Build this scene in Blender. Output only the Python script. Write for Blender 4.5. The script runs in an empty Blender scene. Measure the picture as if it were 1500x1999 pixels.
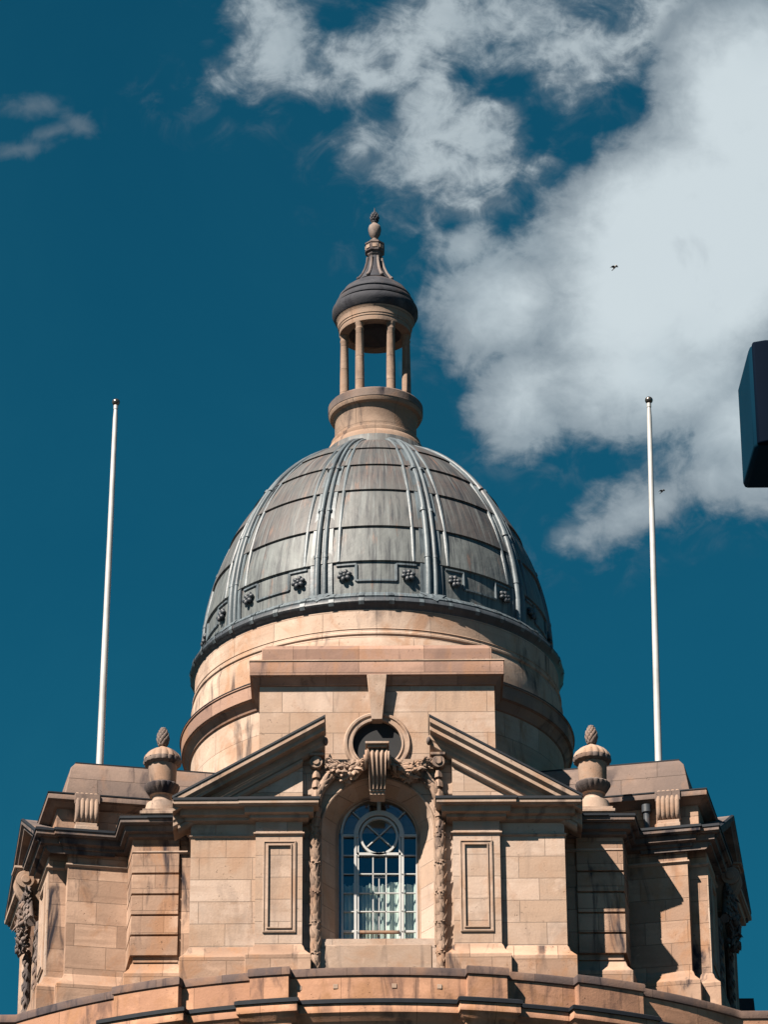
import bpy, bmesh, math, random
import numpy as np
from mathutils import Vector, Matrix
random.seed(7)
PI = math.pi
scn = bpy.context.scene
COL = scn.collection

# ------------------------------------------------------------------ camera
FPX = 7330.0
TH, PSI, RHO = math.radians(26.5), .00236, math.radians(.35)
CP = np.array([0, -75., 1.6])
fw = np.array([math.sin(PSI)*math.cos(TH), math.cos(PSI)*math.cos(TH), math.sin(TH)])
_r = np.array([math.cos(PSI), -math.sin(PSI), 0]); _u = np.cross(_r, fw)
upv = _u*math.cos(RHO)+_r*math.sin(RHO); rtv = _r*math.cos(RHO)-_u*math.sin(RHO)
cam = bpy.data.cameras.new('camera'); co = bpy.data.objects.new('camera', cam); COL.objects.link(co)
M = Matrix.Identity(4)
for i in range(3):
    M[i][0] = rtv[i]; M[i][1] = upv[i]; M[i][2] = -fw[i]; M[i][3] = CP[i]
co.matrix_world = M
cam.sensor_fit = 'VERTICAL'; cam.sensor_height = 24; cam.lens = FPX/1999*24
cam.clip_start = .5; cam.clip_end = 6000
scn.camera = co

# ------------------------------------------------------------------ light
SUN_AZ, SUN_EL = math.radians(44), math.radians(46)      # azimuth measured left of the facade's normal
sd = Vector((-math.sin(SUN_AZ)*math.cos(SUN_EL), -math.cos(SUN_AZ)*math.cos(SUN_EL), math.sin(SUN_EL)))
sl = bpy.data.lights.new('sun', 'SUN'); sl.energy = 5.0; sl.angle = math.radians(.5); sl.color = (1, .89, .77)
so = bpy.data.objects.new('sun', sl); COL.objects.link(so)
so.rotation_euler = sd.to_track_quat('Z', 'Y').to_euler()
scn.view_settings.view_transform = 'Standard'; scn.view_settings.look = 'None'
scn.view_settings.gamma = 1; scn.view_settings.exposure = 1.68

class NT:
    def __init__(s, nt): s.nt = nt; s.n = nt.nodes; s.l = nt.links
    def node(s, t, **k):
        n = s.n.new(t)
        for a, v in k.items(): setattr(n, a, v)
        return n
    def link(s, a, b): s.l.new(a, b)
    def inp(s, sock, v):
        if isinstance(v, (int, float)): sock.default_value = v
        elif isinstance(v, (tuple, list)): sock.default_value = v
        else: s.l.new(v, sock)
    def math(s, op, a, b=0, c=0, clamp=False):
        n = s.node('ShaderNodeMath', operation=op); n.use_clamp = clamp
        s.inp(n.inputs[0], a); s.inp(n.inputs[1], b); s.inp(n.inputs[2], c); return n.outputs[0]
    def ramp(s, v, lo, hi, a=0., b=1., smooth=True):
        n = s.node('ShaderNodeMapRange', interpolation_type='SMOOTHSTEP' if smooth else 'LINEAR')
        s.inp(n.inputs['Value'], v)
        for k, x in zip(('From Min', 'From Max', 'To Min', 'To Max'), (lo, hi, a, b)): s.inp(n.inputs[k], x)
        return n.outputs[0]
    def mix(s, f, a, b, mode='MIX'):
        n = s.node('ShaderNodeMix', data_type='RGBA', blend_type=mode)
        s.inp(n.inputs[0], f)
        for k, x in ((6, a), (7, b)):
            if isinstance(x, tuple) and len(x) == 3: x = x+(1,)
            s.inp(n.inputs[k], x)
        return n.outputs[2]
    def noise(s, vec, scale, detail=4, rough=.55, dist=0):
        n = s.node('ShaderNodeTexNoise'); s.link(vec, n.inputs['Vector'])
        n.inputs['Scale'].default_value = scale; n.inputs['Detail'].default_value = detail
        n.inputs['Roughness'].default_value = rough; n.inputs['Distortion'].default_value = dist
        return n.outputs[0]
    def vscale(s, vec, v):
        n = s.node('ShaderNodeVectorMath', operation='MULTIPLY'); s.link(vec, n.inputs[0]); n.inputs[1].default_value = v
        return n.outputs[0]

# ------------------------------------------------------------------ sky
world = bpy.data.worlds.new('World'); scn.world = world; world.use_nodes = True
w = NT(world.node_tree); w.n.clear()
wout = w.node('ShaderNodeOutputWorld'); bg = w.node('ShaderNodeBackground'); w.link(bg.outputs[0], wout.inputs[0])
sky = w.node('ShaderNodeTexSky', sky_type='NISHITA'); sky.sun_disc = False
sky.sun_elevation = SUN_EL; sky.sun_rotation = PI+SUN_AZ
sky.altitude = 50; sky.air_density = 1.0; sky.dust_density = .1; sky.ozone_density = 2.0
bg.inputs[1].default_value = .05
skyc = w.mix(1.0, sky.outputs[0], (.028, .288, .300), 'MULTIPLY')
_sp = w.node('ShaderNodeTexCoord'); _sx = w.node('ShaderNodeSeparateXYZ'); w.link(_sp.outputs['Generated'], _sx.inputs[0])
skyc = w.mix(1.0, skyc, w.mix(w.ramp(_sx.outputs[1], -.3, .3), (1.25, 1.1, 1.35), (1, 1, 1)), 'MULTIPLY')
tc = w.node('ShaderNodeTexCoord'); sep = w.node('ShaderNodeSeparateXYZ'); w.link(tc.outputs['Generated'], sep.inputs[0])
yy = w.math('MAXIMUM', w.math('ABSOLUTE', sep.outputs[1]), .02)
U = w.math('DIVIDE', sep.outputs[0], yy); V = w.math('DIVIDE', sep.outputs[2], yy)
comb = w.node('ShaderNodeCombineXYZ'); w.link(U, comb.inputs[0]); w.link(V, comb.inputs[1])
P0 = comb.outputs[0]
def uv_of(px, py):
    d = fw+rtv*(px-750)/FPX-upv*(py-999.5)/FPX
    return d[0]/d[1], d[2]/d[1]
PXU = uv_of(751, 600)[0]-uv_of(750, 600)[0]; PXV = uv_of(750, 599)[1]-uv_of(750, 600)[1]
# turbulence that frays the outline of the cloud masses
def fray(vec, scale, amp):
    n = w.node('ShaderNodeTexNoise'); w.link(vec, n.inputs['Vector']); n.inputs['Scale'].default_value = scale
    n.inputs['Detail'].default_value = 7; n.inputs['Roughness'].default_value = .58
    s1 = w.node('ShaderNodeVectorMath', operation='SUBTRACT'); w.link(n.outputs[1], s1.inputs[0]); s1.inputs[1].default_value = (.5, .5, .5)
    s2 = w.node('ShaderNodeVectorMath', operation='MULTIPLY_ADD'); w.link(s1.outputs[0], s2.inputs[0]); s2.inputs[1].default_value = (amp, amp, 0)
    w.link(vec, s2.inputs[2]); return s2.outputs[0]
Pw = fray(P0, 22, .012)
# groups of overlapping masses: centre x, y, half lengths, tilt (measured on the sky), in arc units
BIG = [(1350, 500, 420, 290, 35), (1010, 590, 200, 125, 20), (1030, 770, 115, 135, -10), (1260, 730, 300, 150, 0), (1480, 850, 160, 140, 0),
       (1280, 985, 235, 62, 22), (1140, 1045, 60, 28, 25), (1490, 230, 240, 300, 0), (915, 490, 70, 55, 10), (1400, 930, 140, 80, 10)]
WISP = [(540, 90, 95, 120, -15), (470, 150, 65, 25, 20), (610, 165, 95, 42, 0), (520, 15, 80, 60, 0), (700, 130, 110, 70, -20), (800, 100, 140, 80, 10),
        (870, 50, 130, 90, 0), (845, 210, 85, 120, 0), (860, 320, 165, 85, -12), (715, 290, 50, 50, 0), (930, 260, 95, 95, 0), (985, 325, 80, 40, 10),
        (1000, 40, 190, 70, 0), (1110, 90, 200, 60, 10), (1200, 100, 160, 60, 25), (1340, 40, 200, 80, 0), (1090, 150, 70, 40, 0), (900, 400, 110, 40, 10)]
SMALL = [(95, 258, 60, 16, 28), (35, 296, 60, 14, 12), (60, 208, 60, 24, 5), (150, 240, 40, 22, -35), (1110, 1040, 50, 26, 25)]
GAPS = [(640, 40, 55, 38, 10), (745, 205, 50, 42, -30), (1010, 175, 85, 34, 5), (1140, 225, 85, 26, 35), (1040, 290, 70, 22, 50), (690, 60, 60, 22, 20), (900, 150, 40, 30, 0)]
def blob(cx, cy, rx, ry, a):
    cu, cv = uv_of(cx, cy)
    sb = w.node('ShaderNodeVectorMath', operation='SUBTRACT'); w.link(Pw, sb.inputs[0]); sb.inputs[1].default_value = (cu, cv, 0)
    sc0 = w.vscale(sb.outputs[0], (1/PXU, 1/PXV, 0))
    rot = w.node('ShaderNodeVectorRotate', rotation_type='Z_AXIS'); w.link(sc0, rot.inputs['Vector']); rot.inputs['Angle'].default_value = math.radians(-a)
    sc1 = w.vscale(rot.outputs[0], (1/rx, 1/ry, 0))
    ln = w.node('ShaderNodeVectorMath', operation='LENGTH'); w.link(sc1, ln.inputs[0])
    return w.math('MULTIPLY', w.math('SUBTRACT', 1, ln.outputs['Value']), min(rx, ry)*1.25)
def union(L, k=30):
    o = blob(*L[0])
    for b_ in L[1:]: o = w.math('SMOOTH_MAX', o, blob(*b_), k)
    return o
n1 = w.noise(P0, 26, 6, .58, .5); n2 = w.noise(P0, 9, 4, .5); n3 = w.noise(P0, 110, 6, .62, .4); n4 = w.noise(P0, 60, 6, .6, .8)
rough = w.math('ADD', w.math('MULTIPLY', w.math('SUBTRACT', n1, .5), 140), w.math('MULTIPLY', w.math('SUBTRACT', w.math('ADD', w.math('MULTIPLY', n3, .5), w.math('MULTIPLY', n4, .5)), .5), 150))
dB = w.math('ADD', union(BIG), rough)
rough2 = w.math('ADD', w.math('MULTIPLY', w.math('SUBTRACT', n4, .5), 150), w.math('MULTIPLY', w.math('SUBTRACT', n3, .5), 70))
dW = w.math('ADD', w.math('ADD', w.math('SUBTRACT', union(WISP), w.math('MAXIMUM', union(GAPS), 0)), rough2), 17)
dS = w.math('ADD', union(SMALL, 10), w.math('MULTIPLY', rough2, .42))
aB = w.ramp(dB, -18, 44); aW = w.math('MULTIPLY', w.ramp(dW, -22, 70), w.ramp(n1, .25, .6, .68, .95)); aS = w.math('MULTIPLY', w.ramp(dS, -12, 30), .6)
veil = w.math('MULTIPLY', w.ramp(w.math('MAXIMUM', dB, dW), -90, 10), w.ramp(n4, .45, .75, 0, .3))
dens = w.math('MAXIMUM', w.math('MAXIMUM', aB, aW), w.math('MAXIMUM', aS, veil))
cB = w.mix(w.ramp(dB, 0, 190), (.22, .28, .33), (.66, .745, .785))
cB = w.mix(w.math('MULTIPLY', w.ramp(n1, .56, .75), .4), cB, (.30, .355, .40))
cB = w.mix(w.math('MULTIPLY', w.ramp(n2, .3, .55, 1, 0), .55), cB, (.40, .50, .56))
cW = w.mix(w.ramp(w.math('ADD', dW, w.math('MULTIPLY', w.math('SUBTRACT', n3, .5), 160)), 0, 120), (.17, .225, .275), (.51, .585, .625))
ccol = w.mix(aB, cW, cB)
# clouds elsewhere round the sky, out of the picture
far = w.ramp(w.noise(tc.outputs['Generated'], 3.2, 7, .6), .5, .7)
behind = w.ramp(sep.outputs[1], .0, .2, 1, 0)
skyc = w.mix(w.ramp(w.noise(P0, 5, 5, .6, .5), .35, .75, 0, .5), skyc, w.mix(1., skyc, (1.9, 1.22, 1.12), 'MULTIPLY'))
dens = w.math('ADD', w.math('MULTIPLY', dens, w.math('SUBTRACT', 1, behind)), w.math('MULTIPLY', w.math('MULTIPLY', far, .03), behind))
CB = 6.0
ccs = w.node('ShaderNodeVectorMath', operation='SCALE'); w.link(ccol, ccs.inputs[0]); ccs.inputs['Scale'].default_value = CB
w.link(w.mix(w.math('MULTIPLY', dens, .97), skyc, ccs.outputs[0]), bg.inputs[0])

# ------------------------------------------------------------------ measuring helpers
def ray(px, py): return fw+rtv*(px-750)/FPX-upv*(py-999.5)/FPX
def at(px, py, Y):
    d = ray(px, py); return CP+d*((Y-CP[1])/d[1])
def zat(py, Y, px=738): return float(at(px, py, Y)[2])
def re(a, y):
    p = at(738, y, 0); return float(a*((p-CP)@fw)/FPX), float(p[2])
def rf(a, y):
    Y = -a/90.
    for _ in range(5):
        p = at(738, y, Y); ww = (np.array([0, 0, p[2]])-CP)@fw; Y = -a*ww/FPX
    return float(-Y), float(p[2])
def proj_y(p):
    d = np.array(p, float)-CP; return 999.5-FPX*(d@upv)/(d@fw)

# ------------------------------------------------------------------ materials
def new_mat(name):
    m = bpy.data.materials.new(name); m.use_nodes = True; k = NT(m.node_tree)
    return m, k, k.n['Principled BSDF']
ALB = .42
def stone(name, base, alt, orange=.35, soot=.3, joints=None, pits=.5, sootc=(.012, .012, .018), seed=0., bump=.9):
    base = tuple(x*ALB for x in base); alt = tuple(x*ALB for x in alt)
    m, k, b = new_mat(name)
    geo = k.node('ShaderNodeNewGeometry'); off = k.node('ShaderNodeVectorMath', operation='ADD')
    k.link(geo.outputs['Position'], off.inputs[0]); off.inputs[1].default_value = (seed, seed*1.7, seed*.6); P = off.outputs[0]
    big = k.noise(P, .75, 4, .55, .4); mid = k.noise(P, 3.2, 5, .6, .2); fine = k.noise(P, 22, 6, .7)
    col = k.mix(k.ramp(big, .35, .68), base, alt)
    col = k.mix(k.ramp(k.noise(P, 1.7, 6, .65, .5), .52, .66, 0, .55), col, tuple(min(1, x*1.3) for x in base))
    col = k.mix(k.ramp(mid, .3, .75, 0, .45), col, tuple(x*.78 for x in base))
    height = k.math('MULTIPLY', fine, .35)
    if joints:
        bw, bh = joints
        tcn = k.node('ShaderNodeUVMap'); br = k.node('ShaderNodeTexBrick'); k.link(tcn.outputs[0], br.inputs['Vector'])
        br.inputs['Scale'].default_value = 1; br.inputs['Brick Width'].default_value = bw; br.inputs['Row Height'].default_value = bh
        br.inputs['Mortar Size'].default_value = .007; br.inputs['Mortar Smooth'].default_value = .4
        br.inputs['Color1'].default_value = (0, 0, 0, 1); br.inputs['Color2'].default_value = (1, 1, 1, 1); br.inputs['Mortar'].default_value = (.5, .5, .5, 1)
        br.inputs['Bias'].default_value = 0.; br.offset = .5; br.squash = 1.35; br.squash_frequency = 3
        sepc = k.node('ShaderNodeSeparateColor'); k.link(br.outputs['Color'], sepc.inputs[0]); t = sepc.outputs[0]
        col = k.mix(k.ramp(t, .35, 1, 0, .85), col, alt)
        col = k.mix(k.ramp(t, 0, .4, .5, 0), col, tuple(min(1, x*1.25) for x in base))
        col = k.mix(k.math('MULTIPLY', br.outputs['Fac'], .5), col, tuple(x*.35 for x in base))
        height = k.math('SUBTRACT', height, k.math('MULTIPLY', br.outputs['Fac'], 1.0))
    sr = k.noise(k.vscale(P, (.35, .35, 3.2)), 1.3, 5, .6, .3)
    col = k.mix(k.ramp(sr, .5, .7, 0, .5), col, tuple(x*.8 for x in alt))
    # iron-orange weathering
    on = k.noise(k.vscale(P, (1, 1, .7)), 1.5, 6, .62, .6)
    col = k.mix(k.ramp(on, .48, .66, 0, orange), col, (.22, .115, .062))
    # sooty run-down stains
    s1 = k.noise(k.vscale(P, (2.3, 2.3, .55)), 1.0, 5, .6, .8); s2 = k.noise(P, .45, 3, .5)
    st = k.math('MULTIPLY', k.ramp(s1, .50, .67), k.ramp(s2, .38, .56))
    col = k.mix(k.math('MULTIPLY', st, soot), col, sootc)
    # pitting
    pn = k.noise(P, 16, 3, .8); pz = k.noise(P, 1.9, 3, .5)
    pt = k.math('MULTIPLY', k.ramp(pn, .64, .72), k.ramp(pz, .45, .62))
    col = k.mix(k.math('MULTIPLY', pt, pits), col, tuple(x*.3 for x in alt))
    height = k.math('SUBTRACT', height, k.math('MULTIPLY', pt, .6))
    col = k.mix(.16, col, k.mix(fine, (.1, .08, .07), (1, .95, .9)), 'OVERLAY')
    bm = k.node('ShaderNodeBump'); bm.inputs['Strength'].default_value = bump; bm.inputs['Distance'].default_value = .02
    k.link(height, bm.inputs['Height']); k.link(bm.outputs[0], b.inputs['Normal'])
    k.link(col, b.inputs['Base Color']); b.inputs['Roughness'].default_value = .9; b.inputs['Specular IOR Level'].default_value = .2
    return m
CREAM, TAN = (.72, .56, .46), (.64, .45, .33)
MAT = {}
MAT['ashlar'] = stone('ashlar stone', CREAM, TAN, .35, .2, (1.05, .46), .45)
MAT['trim'] = stone('carved stone trim', (.66, .50, .40), (.54, .38, .28), .4, .5, None, .4, seed=3)
MAT['carve'] = stone('carved ornament stone', (.60, .43, .33), (.42, .29, .215), .4, .8, None, .3, seed=9)
MAT['worn'] = stone('worn wing ashlar', (.68, .46, .335), (.46, .295, .21), .7, 1.0, (.86, .47), .8, seed=5)
MAT['parapet'] = stone('weathered parapet stone', (.76, .42, .265), (.52, .28, .18), .9, .6, (1.9, 3.), .9, seed=12)
MAT['coping'] = stone('sooty coping stone', (.27, .18, .145), (.13, .10, .10), .3, .9, (1.6, 3.), 1., seed=15)
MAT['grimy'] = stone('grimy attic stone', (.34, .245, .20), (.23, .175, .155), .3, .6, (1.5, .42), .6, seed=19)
MAT['attic'] = stone('attic coping stone', (.54, .345, .26), (.38, .24, .19), .5, .5, (1.35, 3), .9, seed=24)
MAT['drum'] = stone('drum ashlar', (.74, .565, .45), (.60, .42, .31), .6, .7, (1.15, .62), .4, seed=30)
MAT['sooty'] = stone('soot and shade stone', (.30, .235, .205), (.11, .095, .10), .3, 1., None, .6, seed=37)  # real soot, plus shade put into the cornice and cartouche colour
MAT['greystone'] = stone('grey spire stone', (.40, .34, .31), (.20, .17, .17), .2, .8, None, .6, seed=38)
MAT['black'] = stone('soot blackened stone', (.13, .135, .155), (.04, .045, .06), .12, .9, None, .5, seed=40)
MAT['lantern'] = stone('lantern stone', (.54, .40, .31), (.40, .28, .21), .3, .7, (1.0, .6), .6, seed=44)

def simple(name, col, rough=.6, metal=0, spec=.5, var=.25, scale=6):
    col = tuple(x*.45 for x in col)
    m, k, b = new_mat(name); geo = k.node('ShaderNodeNewGeometry')
    n = k.noise(geo.outputs['Position'], scale, 5, .6)
    k.link(k.mix(k.ramp(n, .3, .7), col, tuple(x*(1-var) for x in col)), b.inputs['Base Color'])
    b.inputs['Roughness'].default_value = rough; b.inputs['Metallic'].default_value = metal; b.inputs['Specular IOR Level'].default_value = spec
    return m
def lead(name, pale, brown, dark, rough=.58, streak=1.):
    pale, brown, dark = [tuple(x*.34 for x in c) for c in (pale, brown, dark)]
    m, k, b = new_mat(name)
    uvn = k.node('ShaderNodeUVMap'); sp = k.node('ShaderNodeSeparateXYZ'); k.link(uvn.outputs[0], sp.inputs[0])
    geo = k.node('ShaderNodeNewGeometry'); at_ = k.node('ShaderNodeAttribute'); at_.attribute_name = 'tone'; tone = at_.outputs['Fac']
    st = k.noise(k.vscale(uvn.outputs[0], (5.5, .55, 1)), 1.6, 6, .65, .3)
    st2 = k.noise(k.vscale(uvn.outputs[0], (13, .5, 1)), 1.2, 4, .6)
    pat = k.noise(geo.outputs['Position'], 2.2, 6, .6, .5)
    col = k.mix(k.ramp(tone, .1, .8, 0, 1.), pale, brown)
    col = k.mix(k.ramp(st, .44, .64, 0, .85*streak), col, dark)
    col = k.mix(k.ramp(st2, .5, .68, 0, .6*streak), col, tuple(x*1.5 for x in pale))
    col = k.mix(k.ramp(pat, .35, .7, 0, .5), col, tuple(x*.62 for x in pale))
    rs = k.ramp(k.noise(k.vscale(uvn.outputs[0], (3, .8, 1)), 1.7, 5, .6), .58, .72, 0, .5*streak)
    col = k.mix(rs, col, (.15, .085, .06))
    k.link(col, b.inputs['Base Color']); b.inputs['Roughness'].default_value = rough
    b.inputs['Specular IOR Level'].default_value = .35
    bm = k.node('ShaderNodeBump'); bm.inputs['Strength'].default_value = .35; bm.inputs['Distance'].default_value = .03
    k.link(k.noise(geo.outputs['Position'], 5, 4, .5), bm.inputs['Height']); k.link(bm.outputs[0], b.inputs['Normal'])
    return m
MAT['lead'] = lead('weathered lead sheet', (.27, .30, .30), (.17, .145, .14), (.055, .065, .08))
MAT['rib'] = lead('lead roll', (.27, .34, .38), (.18, .22, .25), (.05, .065, .085), .5, 1.)
MAT['leaddark'] = lead('dark lead', (.10, .125, .15), (.09, .10, .12), (.04, .05, .06), .5, .7)
MAT['flash'] = simple('lead flashing', (.022, .028, .038), .7, 0, .15)
MAT['white'] = simple('white window paint', (.72, .72, .70), .45, var=.12, scale=3)
MAT['pole'] = simple('white pole paint', (.78, .78, .76), .45, var=.3, scale=1.2)
MAT['dark'] = simple('dark interior', (.012, .014, .018), .9)
MAT['ball'] = simple('gilt ball', (.30, .26, .22), .25, .8)
MAT['curtain'] = simple('pale curtain', (1.15, 1.2, 1.05), .9, var=.3, scale=2)
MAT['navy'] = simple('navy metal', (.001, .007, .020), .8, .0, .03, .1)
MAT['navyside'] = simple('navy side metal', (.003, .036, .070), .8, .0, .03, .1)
MAT['asphalt'] = simple('asphalt', (.035, .035, .038), .9, scale=.5)
MAT['gull'] = simple('pale feathers', (.55, .5, .46), .8)
MAT['gulldark'] = simple('dark feathers', (.05, .05, .06), .8)
def glass():
    m, k, b = new_mat('window glass'); k.n.remove(b); out = k.n['Material Output']
    g = k.node('ShaderNodeBsdfGlossy'); g.inputs['Roughness'].default_value = .03; g.inputs['Color'].default_value = (.8, .9, .95, 1)
    t = k.node('ShaderNodeBsdfTransparent'); t.inputs['Color'].default_value = (.80, .88, .90, 1)
    fr = k.node('ShaderNodeFresnel'); fr.inputs[0].default_value = 1.5
    geo = k.node('ShaderNodeNewGeometry'); bm = k.node('ShaderNodeBump'); bm.inputs['Strength'].default_value = .15; bm.inputs['Distance'].default_value = .02
    k.link(k.noise(geo.outputs['Position'], 3, 2), bm.inputs['Height']); k.link(bm.outputs[0], g.inputs['Normal'])
    mx = k.node('ShaderNodeMixShader'); k.link(k.math('ADD', k.math('MULTIPLY', fr.outputs[0], .9), .07), mx.inputs[0])
    k.link(t.outputs[0], mx.inputs[1]); k.link(g.outputs[0], mx.inputs[2]); k.link(mx.outputs[0], out.inputs[0]); return m
MAT['glass'] = glass()

# ------------------------------------------------------------------ mesh helpers
_ico = {}
def ico(sub):
    if sub not in _ico:
        bm = bmesh.new(); bmesh.ops.create_icosphere(bm, subdivisions=sub, radius=1)
        _ico[sub] = ([v.co.copy() for v in bm.verts], [[v.index for v in f.verts] for f in bm.faces]); bm.free()
    return _ico[sub]
ID = lambda x, y, z: (x, y, z)
class MB:
    def __init__(s, T=ID): s.v = []; s.f = []; s.tone = []; s.T = T
    def add(s, vs, fs, tone=.5):
        o = len(s.v); s.v += [s.T(*map(float, p)) for p in vs]
        s.f += [[i+o for i in f] for f in fs]; s.tone += [tone]*len(fs); return s
    def box(s, x0, x1, y0, y1, z0, z1):
        vs = [(x, y, z) for z in (z0, z1) for y in (y0, y1) for x in (x0, x1)]
        return s.add(vs, [(0, 2, 3, 1), (4, 5, 7, 6), (0, 1, 5, 4), (1, 3, 7, 5), (3, 2, 6, 7), (2, 0, 4, 6)])
    def prism(s, poly, z0, z1, scale_top=None):
        n = len(poly); top = poly
        if scale_top:
            cx = sum(p[0] for p in poly)/n; cy = sum(p[1] for p in poly)/n
            top = [(cx+(p[0]-cx)*scale_top, cy+(p[1]-cy)*scale_top) for p in poly]
        vs = [(x, y, z0) for x, y in poly]+[(x, y, z1) for x, y in top]
        return s.add(vs, [tuple(range(n))[::-1], tuple(range(n, 2*n))]+[(i, (i+1) % n, n+(i+1) % n, n+i) for i in range(n)])
    def xz(s, poly, y0, y1):          # outline in the facade plane, given thickness
        n = len(poly); vs = [(x, y0, z) for x, z in poly]+[(x, y1, z) for x, z in poly]
        return s.add(vs, [tuple(range(n)), tuple(range(n, 2*n))[::-1]]+[(i, (i+1) % n, n+(i+1) % n, n+i) for i in range(n)])
    def sweep(s, path, prof, closed=False, cap=True):   # profile (out, z) mitred along a plan path, outward = right of travel
        P = [Vector(p) for p in path]; n = len(P); rows = []
        for i in range(n):
            a = (P[i]-P[i-1]).normalized() if (i > 0 or closed) else None
            b = (P[(i+1) % n]-P[i]).normalized() if (i < n-1 or closed) else None
            a = a or b; b = b or a
            na = Vector((a.y, -a.x)); nb = Vector((b.y, -b.x)); mt = (na+nb)
            mt = mt/max(.25, mt.dot(mt))*2
            rows.append([(P[i].x+mt.x*o, P[i].y+mt.y*o, z) for o, z in prof])
        m = len(prof); vs = [v for r in rows for v in r]; fs = []
        for i in range(n if closed else n-1):
            j = (i+1) % n
            for q in range(m-1): fs.append((i*m+q, j*m+q, j*m+q+1, i*m+q+1))
        if cap and not closed: fs += [tuple(range(m)), tuple(range((n-1)*m, n*m))[::-1]]
        return s.add(vs, fs)
    def rake(s, xa, za, xb, zb, y, prof, k=1.15, back=.3):      # sloping cornice with plumb-cut ends
        pts = [(-back, 0)]+list(prof)+[(-back, prof[-1][1])]
        vs = [(xa, y-o, za+z*k) for o, z in pts]+[(xb, y-o, zb+z*k) for o, z in pts]; m = len(pts)
        return s.add(vs, [tuple(range(m)), tuple(range(m, 2*m))[::-1]]+[(i, (i+1) % m, m+(i+1) % m, m+i) for i in range(m)])
    def lathe(s, prof, n=64, c=(0, 0), a0=0, a1=2*PI, flute=None, tone=.5, cap=False):
        full = abs(a1-a0-2*PI) < 1e-6; na = n if full else n+1; vs = []; m = len(prof)
        for i in range(na):
            a = a0+(a1-a0)*i/n
            for j, (r, z) in enumerate(prof):
                rr = r*(1+flute(j, a)) if flute else r
                vs.append((c[0]+math.sin(a)*rr, c[1]-math.cos(a)*rr, z))
        fs = []
        for i in range(n):
            i2 = (i+1) % na
            for j in range(m-1): fs.append((i*m+j, i2*m+j, i2*m+j+1, i*m+j+1))
        if cap: fs += [tuple(i*m for i in range(na)), tuple(i*m+m-1 for i in range(na))[::-1]]
        return s.add(vs, fs, tone)
    def tube(s, pts, rad, n=8, flat=1.):
        P = [Vector(p) for p in pts]; rows = []
        for i, p in enumerate(P):
            d = (P[min(i+1, len(P)-1)]-P[max(i-1, 0)]).normalized()
            up = Vector((0, 1, 0)) if abs(d.y) < .9 else Vector((1, 0, 0))
            a = d.cross(up).normalized(); b = d.cross(a); r = rad(i/(len(P)-1)) if callable(rad) else rad
            rows.append([p+a*math.cos(2*PI*k/n)*r+b*math.sin(2*PI*k/n)*r*flat for k in range(n)])
        vs = [v for r in rows for v in r]; fs = []
        for i in range(len(P)-1):
            for k in range(n): fs.append((i*n+k, i*n+(k+1) % n, (i+1)*n+(k+1) % n, (i+1)*n+k))
        fs += [tuple(range(n)), tuple(range((len(P)-1)*n, len(P)*n))[::-1]]
        return s.add(vs, fs)
    def lump(s, c, r, rot=None, sub=2, leaf=False):
        vs, fs = ico(sub); R = rot or Matrix.Identity(3); out = []
        for v in vs:
            x, y, z = v
            if leaf:
                t = (z+1)/2; wd = math.sin(min(1, t*1.15)*PI*.9+.15); x *= max(.12, wd); y = y*max(.2, wd)-.45*(1-(z+.2)**2)
            out.append(R @ Vector((x*r[0], y*r[1], z*r[2]))+Vector(c))
        return s.add(out, fs)
    def build(s, name, mat, parent=None, smooth=True, sharp=38, bevel=0, uv='box', R=1., base=None):
        me = bpy.data.meshes.new(name); org = Vector(base) if base else Vector((0, 0, 0))
        me.from_pydata([tuple(Vector(v)-org) for v in s.v], [], s.f); me.update()
        at_ = me.attributes.new('tone', 'FLOAT', 'FACE'); at_.data.foreach_set('value', s.tone)
        bm = bmesh.new(); bm.from_mesh(me); bmesh.ops.recalc_face_normals(bm, faces=bm.faces)
        lay = bm.loops.layers.uv.new('UVMap'); ca = math.cos(math.radians(sharp))
        for f in bm.faces:
            f.smooth = smooth; n = f.normal; fz = abs(n.z) > .8
            h = Vector((-n.y, n.x, 0)); h = h.normalized() if h.length > 1e-4 else Vector((1, 0, 0))
            if h.x < 0 or (abs(h.x) < .3 and h.y < 0): h = -h
            c = f.calc_center_median(); ca0 = math.atan2(c.x+org.x, -(c.y+org.y))
            for lp in f.loops:
                p = lp.vert.co+org
                if uv == 'cyl':
                    a = math.atan2(p.x, -p.y)
                    if a-ca0 > PI: a -= 2*PI
                    if ca0-a > PI: a += 2*PI
                    lp[lay].uv = (a*R, p.z)
                else: lp[lay].uv = (p.x, p.y) if fz else (p.dot(h)+.37, p.z)
        if smooth:
            for e in bm.edges:
                if len(e.link_faces) == 2 and e.link_faces[0].normal.dot(e.link_faces[1].normal) < ca: e.smooth = False
        bm.to_mesh(me); bm.free()
        me.materials.append(MAT[mat] if isinstance(mat, str) else mat)
        o = bpy.data.objects.new(name, me); COL.objects.link(o); o.location = org
        if parent is not None:
            o.parent = parent
            loc = Vector((0, 0, 0)); q = parent
            while q is not None: loc += q.location; q = q.parent
            o.location = org-loc
        if bevel:
            b = o.modifiers.new('Bevel', 'BEVEL'); b.width = bevel; b.segments = 2; b.limit_method = 'ANGLE'; b.angle_limit = math.radians(40)
            b.harden_normals = False
        return o
def tag(o, label, cat, group=None, kind=None):
    if label: o['label'] = label
    if cat: o['category'] = cat
    if group: o['group'] = group
    if kind: o['kind'] = kind
    return o
def empty(name, loc):
    o = bpy.data.objects.new(name, None); COL.objects.link(o); o.location = loc; o.empty_display_size = .3; return o
def rotm(ax, deg): return Matrix.Rotation(math.radians(deg), 3, ax)
def mirror(sx): return (lambda x, y, z: (sx*x, y, z))

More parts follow.
